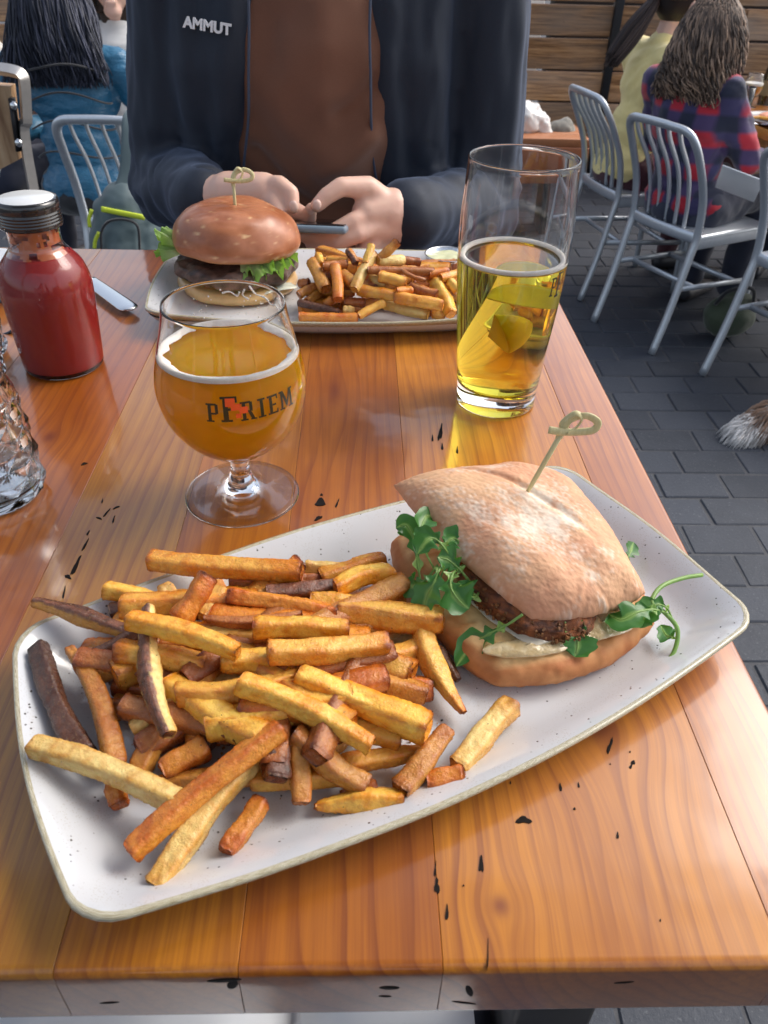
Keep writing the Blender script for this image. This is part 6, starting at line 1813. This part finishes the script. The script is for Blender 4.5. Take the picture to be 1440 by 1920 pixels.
V, F, N = fuse([ell(Q(978, 225, 4.55), (.11, .09, .09)), chain([Q(1000, 205, 4.55), Q(1015, 235, 4.55), Q(1022, 252, 4.55)], [.035, .05, .045]), chain([Q(962, 190, 4.55), Q(968, 215, 4.55)], [.04, .06])], .010, 3)
V = V + N * (.012 * fbm(V * 22, 3, 4))[:, None]
single('plastic_bag', 'crumpled white plastic bag on the low bench beside the man', 'bag', (V, F), plain('thin_plastic', (.78, .76, .74), .3, .08, 30, sss=.3, sssr=(.02, .02, .02)), tuple(pb))
V, F, N = fuse([ell(Q(1050, 247, 4.6), (.09, .08, .06)), ell(Q(1062, 240, 4.6), (.05, .05, .05))], .010, 3)
V = V + N * (.010 * fbm(V * 22, 3, 5))[:, None]
single('cloth_bundle', 'grey olive cloth bundle on the bench by the chair of the woman in yellow', 'bundle', (V, F), m_cloth('olive_grey', (.14, .13, .11), (.22, .21, .18)), tuple(Q(1050, 247, 4.6)))
gc = PZ(1362, 640, FLOOR)
V, F, N = fuse([ell(gc + [0, .05, .09], (.11, .08, .085)), ell(gc + [.03, .08, .13], (.08, .06, .06))], .010, 3)
V = V + N * (.008 * fbm(V * 14, 3, 5))[:, None]; V[:, 2] = np.maximum(V[:, 2], FLOOR + .003)
hb = thing('handbag', 'dark olive handbag on the pavers under the plaid woman’s chair', 'bag', tuple(gc))
obj('body', (V, F), m_cloth('olive_canvas', (.035, .05, .028), (.055, .075, .04)), hb)
obj('strap', tube(spline([gc + [-.08, .03, .15], gc + [-.05, .0, .22], gc + [.04, .0, .23], gc + [.09, .05, .15]], 6), .008, 8), M_BLACKT, hb)
nk = Q(1385, 345, 2.95)
V, F = box((0, 0, 0), (.15, .20, .004), (R(-35), R(12), R(-30)), bev=.001); V = V + nk
single('napkin', 'crumpled white napkin on the lap of the woman in plaid', 'napkin', (V, F), M_PAPER, tuple(nk))
# dog, only the tail shows
dc = np.array([1.93, 2.28, FLOOR + .30])
dog = thing('dog', 'brown and white dog whose bushy white-tipped tail enters at the right edge', 'dog', (1.93, 2.28, FLOOR))
tt0 = PZ(1440, 790, FLOOR + .10)
T0, T1, T2 = np.array([1.66, 2.32, FLOOR + .36]), Q(1436, 782, 2.30), Q(1366, 828, 2.28)
dp = [ell(dc + [-.12, 0, .08], (.13, .095, .12)), ell(dc + [.08, 0, .06], (.16, .085, .11)), ell(dc + [.26, 0, .07], (.12, .095, .14)), chain([dc + [.30, 0, .12], dc + [.42, -.02, .27]], [.075, .06]), ell(dc + [.46, -.03, .30], (.07, .06, .058)),
      chain([dc + [.50, -.03, .285], dc + [.585, -.04, .265]], [.038, .024]), chain([dc + [.44, .03, .34], dc + [.41, .05, .39]], [.022, .010]), chain([dc + [.44, -.09, .34], dc + [.41, -.11, .39]], [.022, .010]),
      chain([dc + [-.2, 0, .14], T0, T1], [.04, .03, .035])]
for s in (-.06, .06):
    dp.append(chain([dc + [-.15, s, .04], dc + [-.08, s, -.08], dc + [-.19, s, -.18], dc + [-.17, s, -.275], dc + [-.12, s, -.285]], [.07, .042, .024, .020, .022]))
    dp.append(chain([dc + [.28, s, .02], dc + [.25, s, -.10], dc + [.29, s, -.20], dc + [.28, s, -.275], dc + [.32, s, -.285]], [.055, .032, .024, .020, .022]))
V, F, N = fuse(dp, .012, 4)
gD = G('brown_fur'); M_FUR = gD.done(gD.P(color=gD.mix(gD.ramp(gD.noise(gD.coord(), 5, 2), [(.5, 0), (.6, 1)]), (.24, .13, .08), (.62, .56, .5)), rough=.8, normal=gD.bump(gD.noise(gD.coord(), 120, 3), .6, .004)))
obj('body', (V, F), M_FUR, dog)
parts, cols = [], []
rg = random.Random(3)
d_ = (T2 - T1); L_ = np.linalg.norm(d_); d_ /= L_
for k in range(1100):
    t = rg.random() ** .8
    o_ = T1 + d_ * L_ * (t * 1.0 - .35)
    j = np.array([rg.gauss(0, 1), rg.gauss(0, 1), rg.gauss(0, 1)]); j /= np.linalg.norm(j)
    l = rg.uniform(.045, .085)
    p0 = o_ + j * .032
    dirn = d_ * .8 + j * .5 + np.array([0, 0, -.35]); dirn /= np.linalg.norm(dirn)
    P_ = [p0, p0 + dirn * l * .5 + j * .012, p0 + dirn * l + np.array([0, 0, -.012])]
    V, F = tube(P_, [.0022, .0017, .0004], 4)
    w = min(1, max(0, (t - .38) * 5 + rg.uniform(-.4, .4)))
    c_ = np.array([.34, .21, .14]) * rg.uniform(.7, 1.2) * (1 - w) + np.array([.80, .77, .74]) * rg.uniform(.85, 1.05) * w
    parts.append((V, F)); cols.append(np.tile(c_, (len(V), 1)))
gF = G('long_fur'); obj('tail_fur', join(*parts), gF.done(gF.P(color=gF.attr(), rough=.7)), dog, col=np.vstack(cols))
for s in (-1, 1): obj('eye', ell(dc + [.51, -.03 + s * .032, .315], (.009,) * 3, seg=10), M_CAP, dog)
obj('nose', ell(dc + [.605, -.042, .275], (.012, .014, .011), seg=12), M_CAP, dog)

# ------------------------------------------------------------ near lap and napkin
person('diner in dark navy clothes seated at the front table edge, thighs under a white napkin', (-.06, -.42), (0, 1),
       {'elL': (-.24, .14, .42), 'elR': (.24, .14, .42), 'wrL': (-.10, .27, .70), 'wrR': (.10, .27, .70), 'knL': (-.13, .66, .09), 'knR': (.15, .66, .09), 'anL': (-.13, .60, -.52), 'anR': (.15, .60, -.52), 'head': (0, .02, .71), 'neck': (0, -.02, .56)}, M_JAC, M_JEANS, seat=-.45)
n = 60; V = []
for i in range(n):
    for j in range(n):
        x, y = -.36 + .44 * i / (n - 1), -.02 + .32 * j / (n - 1)
        dx = min(abs(x + .18), abs(x - .06 - y * .1))
        V.append((x, y, -.268 - 3.0 * max(dx - .01, 0) ** 2 * 1.3 if dx < .09 else -.268 - .025 - (dx - .09) * 1.2))
V = np.array(V); V[:, 2] += .003 * fbm(V * 18, 3, 5) + .003 * np.abs(vnoise(V * 9, 8))
V = np.vstack([V, V - [0, 0, .0012]])
F = quads(n, n); F = F + [tuple(k + n * n for k in q[::-1]) for q in F]
single('napkin', 'white paper napkin spread on the lap below the front table edge', 'napkin', (V, F), M_PAPER, (-.14, .14, -.27))

# ------------------------------------------------------------ unseen canopy, added to dim the light on the near table
can = thing('added_canopy', 'unseen pale canopy added to dim the light on the dining table', 'canopy', (0, 0.3, FLOOR))
M_CAN = plain('painted_boards', (.60, .60, .58), .7)
for k in range(8):
    obj('roof_board', box((-1.2 + k * .3 + .15, 0.05, 1.75), (.294, 1.5, .022), bev=.003), M_CAN, can)
for y in (-.6, .7):
    obj('beam', box((0, y, 1.67), (2.5, .08, .13), bev=.005), M_CAN, can)
for x in (-1.2, 1.2):
    obj('canopy_post', box((x, -.6, (FLOOR + 1.6) / 2), (.09, .09, 1.6 - FLOOR), bev=.006), M_CAN, can)

# ------------------------------------------------------------ crumbs and salt on the front platter
parts = []
rg = random.Random(11)
for k in range(170):
    u, v_ = rg.gauss(0, .8), rg.gauss(0, .8)
    q = PZ(500 + 300 * u, 1330 + 130 * v_, .0052)
    rel = q[:2] - PL1[1]
    if abs(rel @ PL1[2]) > PL1[4] - .035 or abs(rel @ PL1[3]) > PL1[5] - .028: continue
    s = rg.uniform(.0003, .0010)
    parts.append(box(q, (s * rg.uniform(1, 2), s, s * .8), (rg.uniform(0, 3), rg.uniform(0, 3), rg.uniform(0, 3))))
V, F = join(*parts)
K = np.repeat(np.array([[.5, .25, .07] if rg.random() < .6 else ([.03, .02, .02] if rg.random() < .4 else [.85, .83, .8]) for _ in parts]), 8, 0)
cr_o = tag(obj('crumbs', (V, F), M_CRUMBS, None, tuple(PZ(500, 1330, .005)), col=K, smooth=False), 'fry crumbs and salt grains scattered over the front platter', 'crumbs', None, 'stuff')
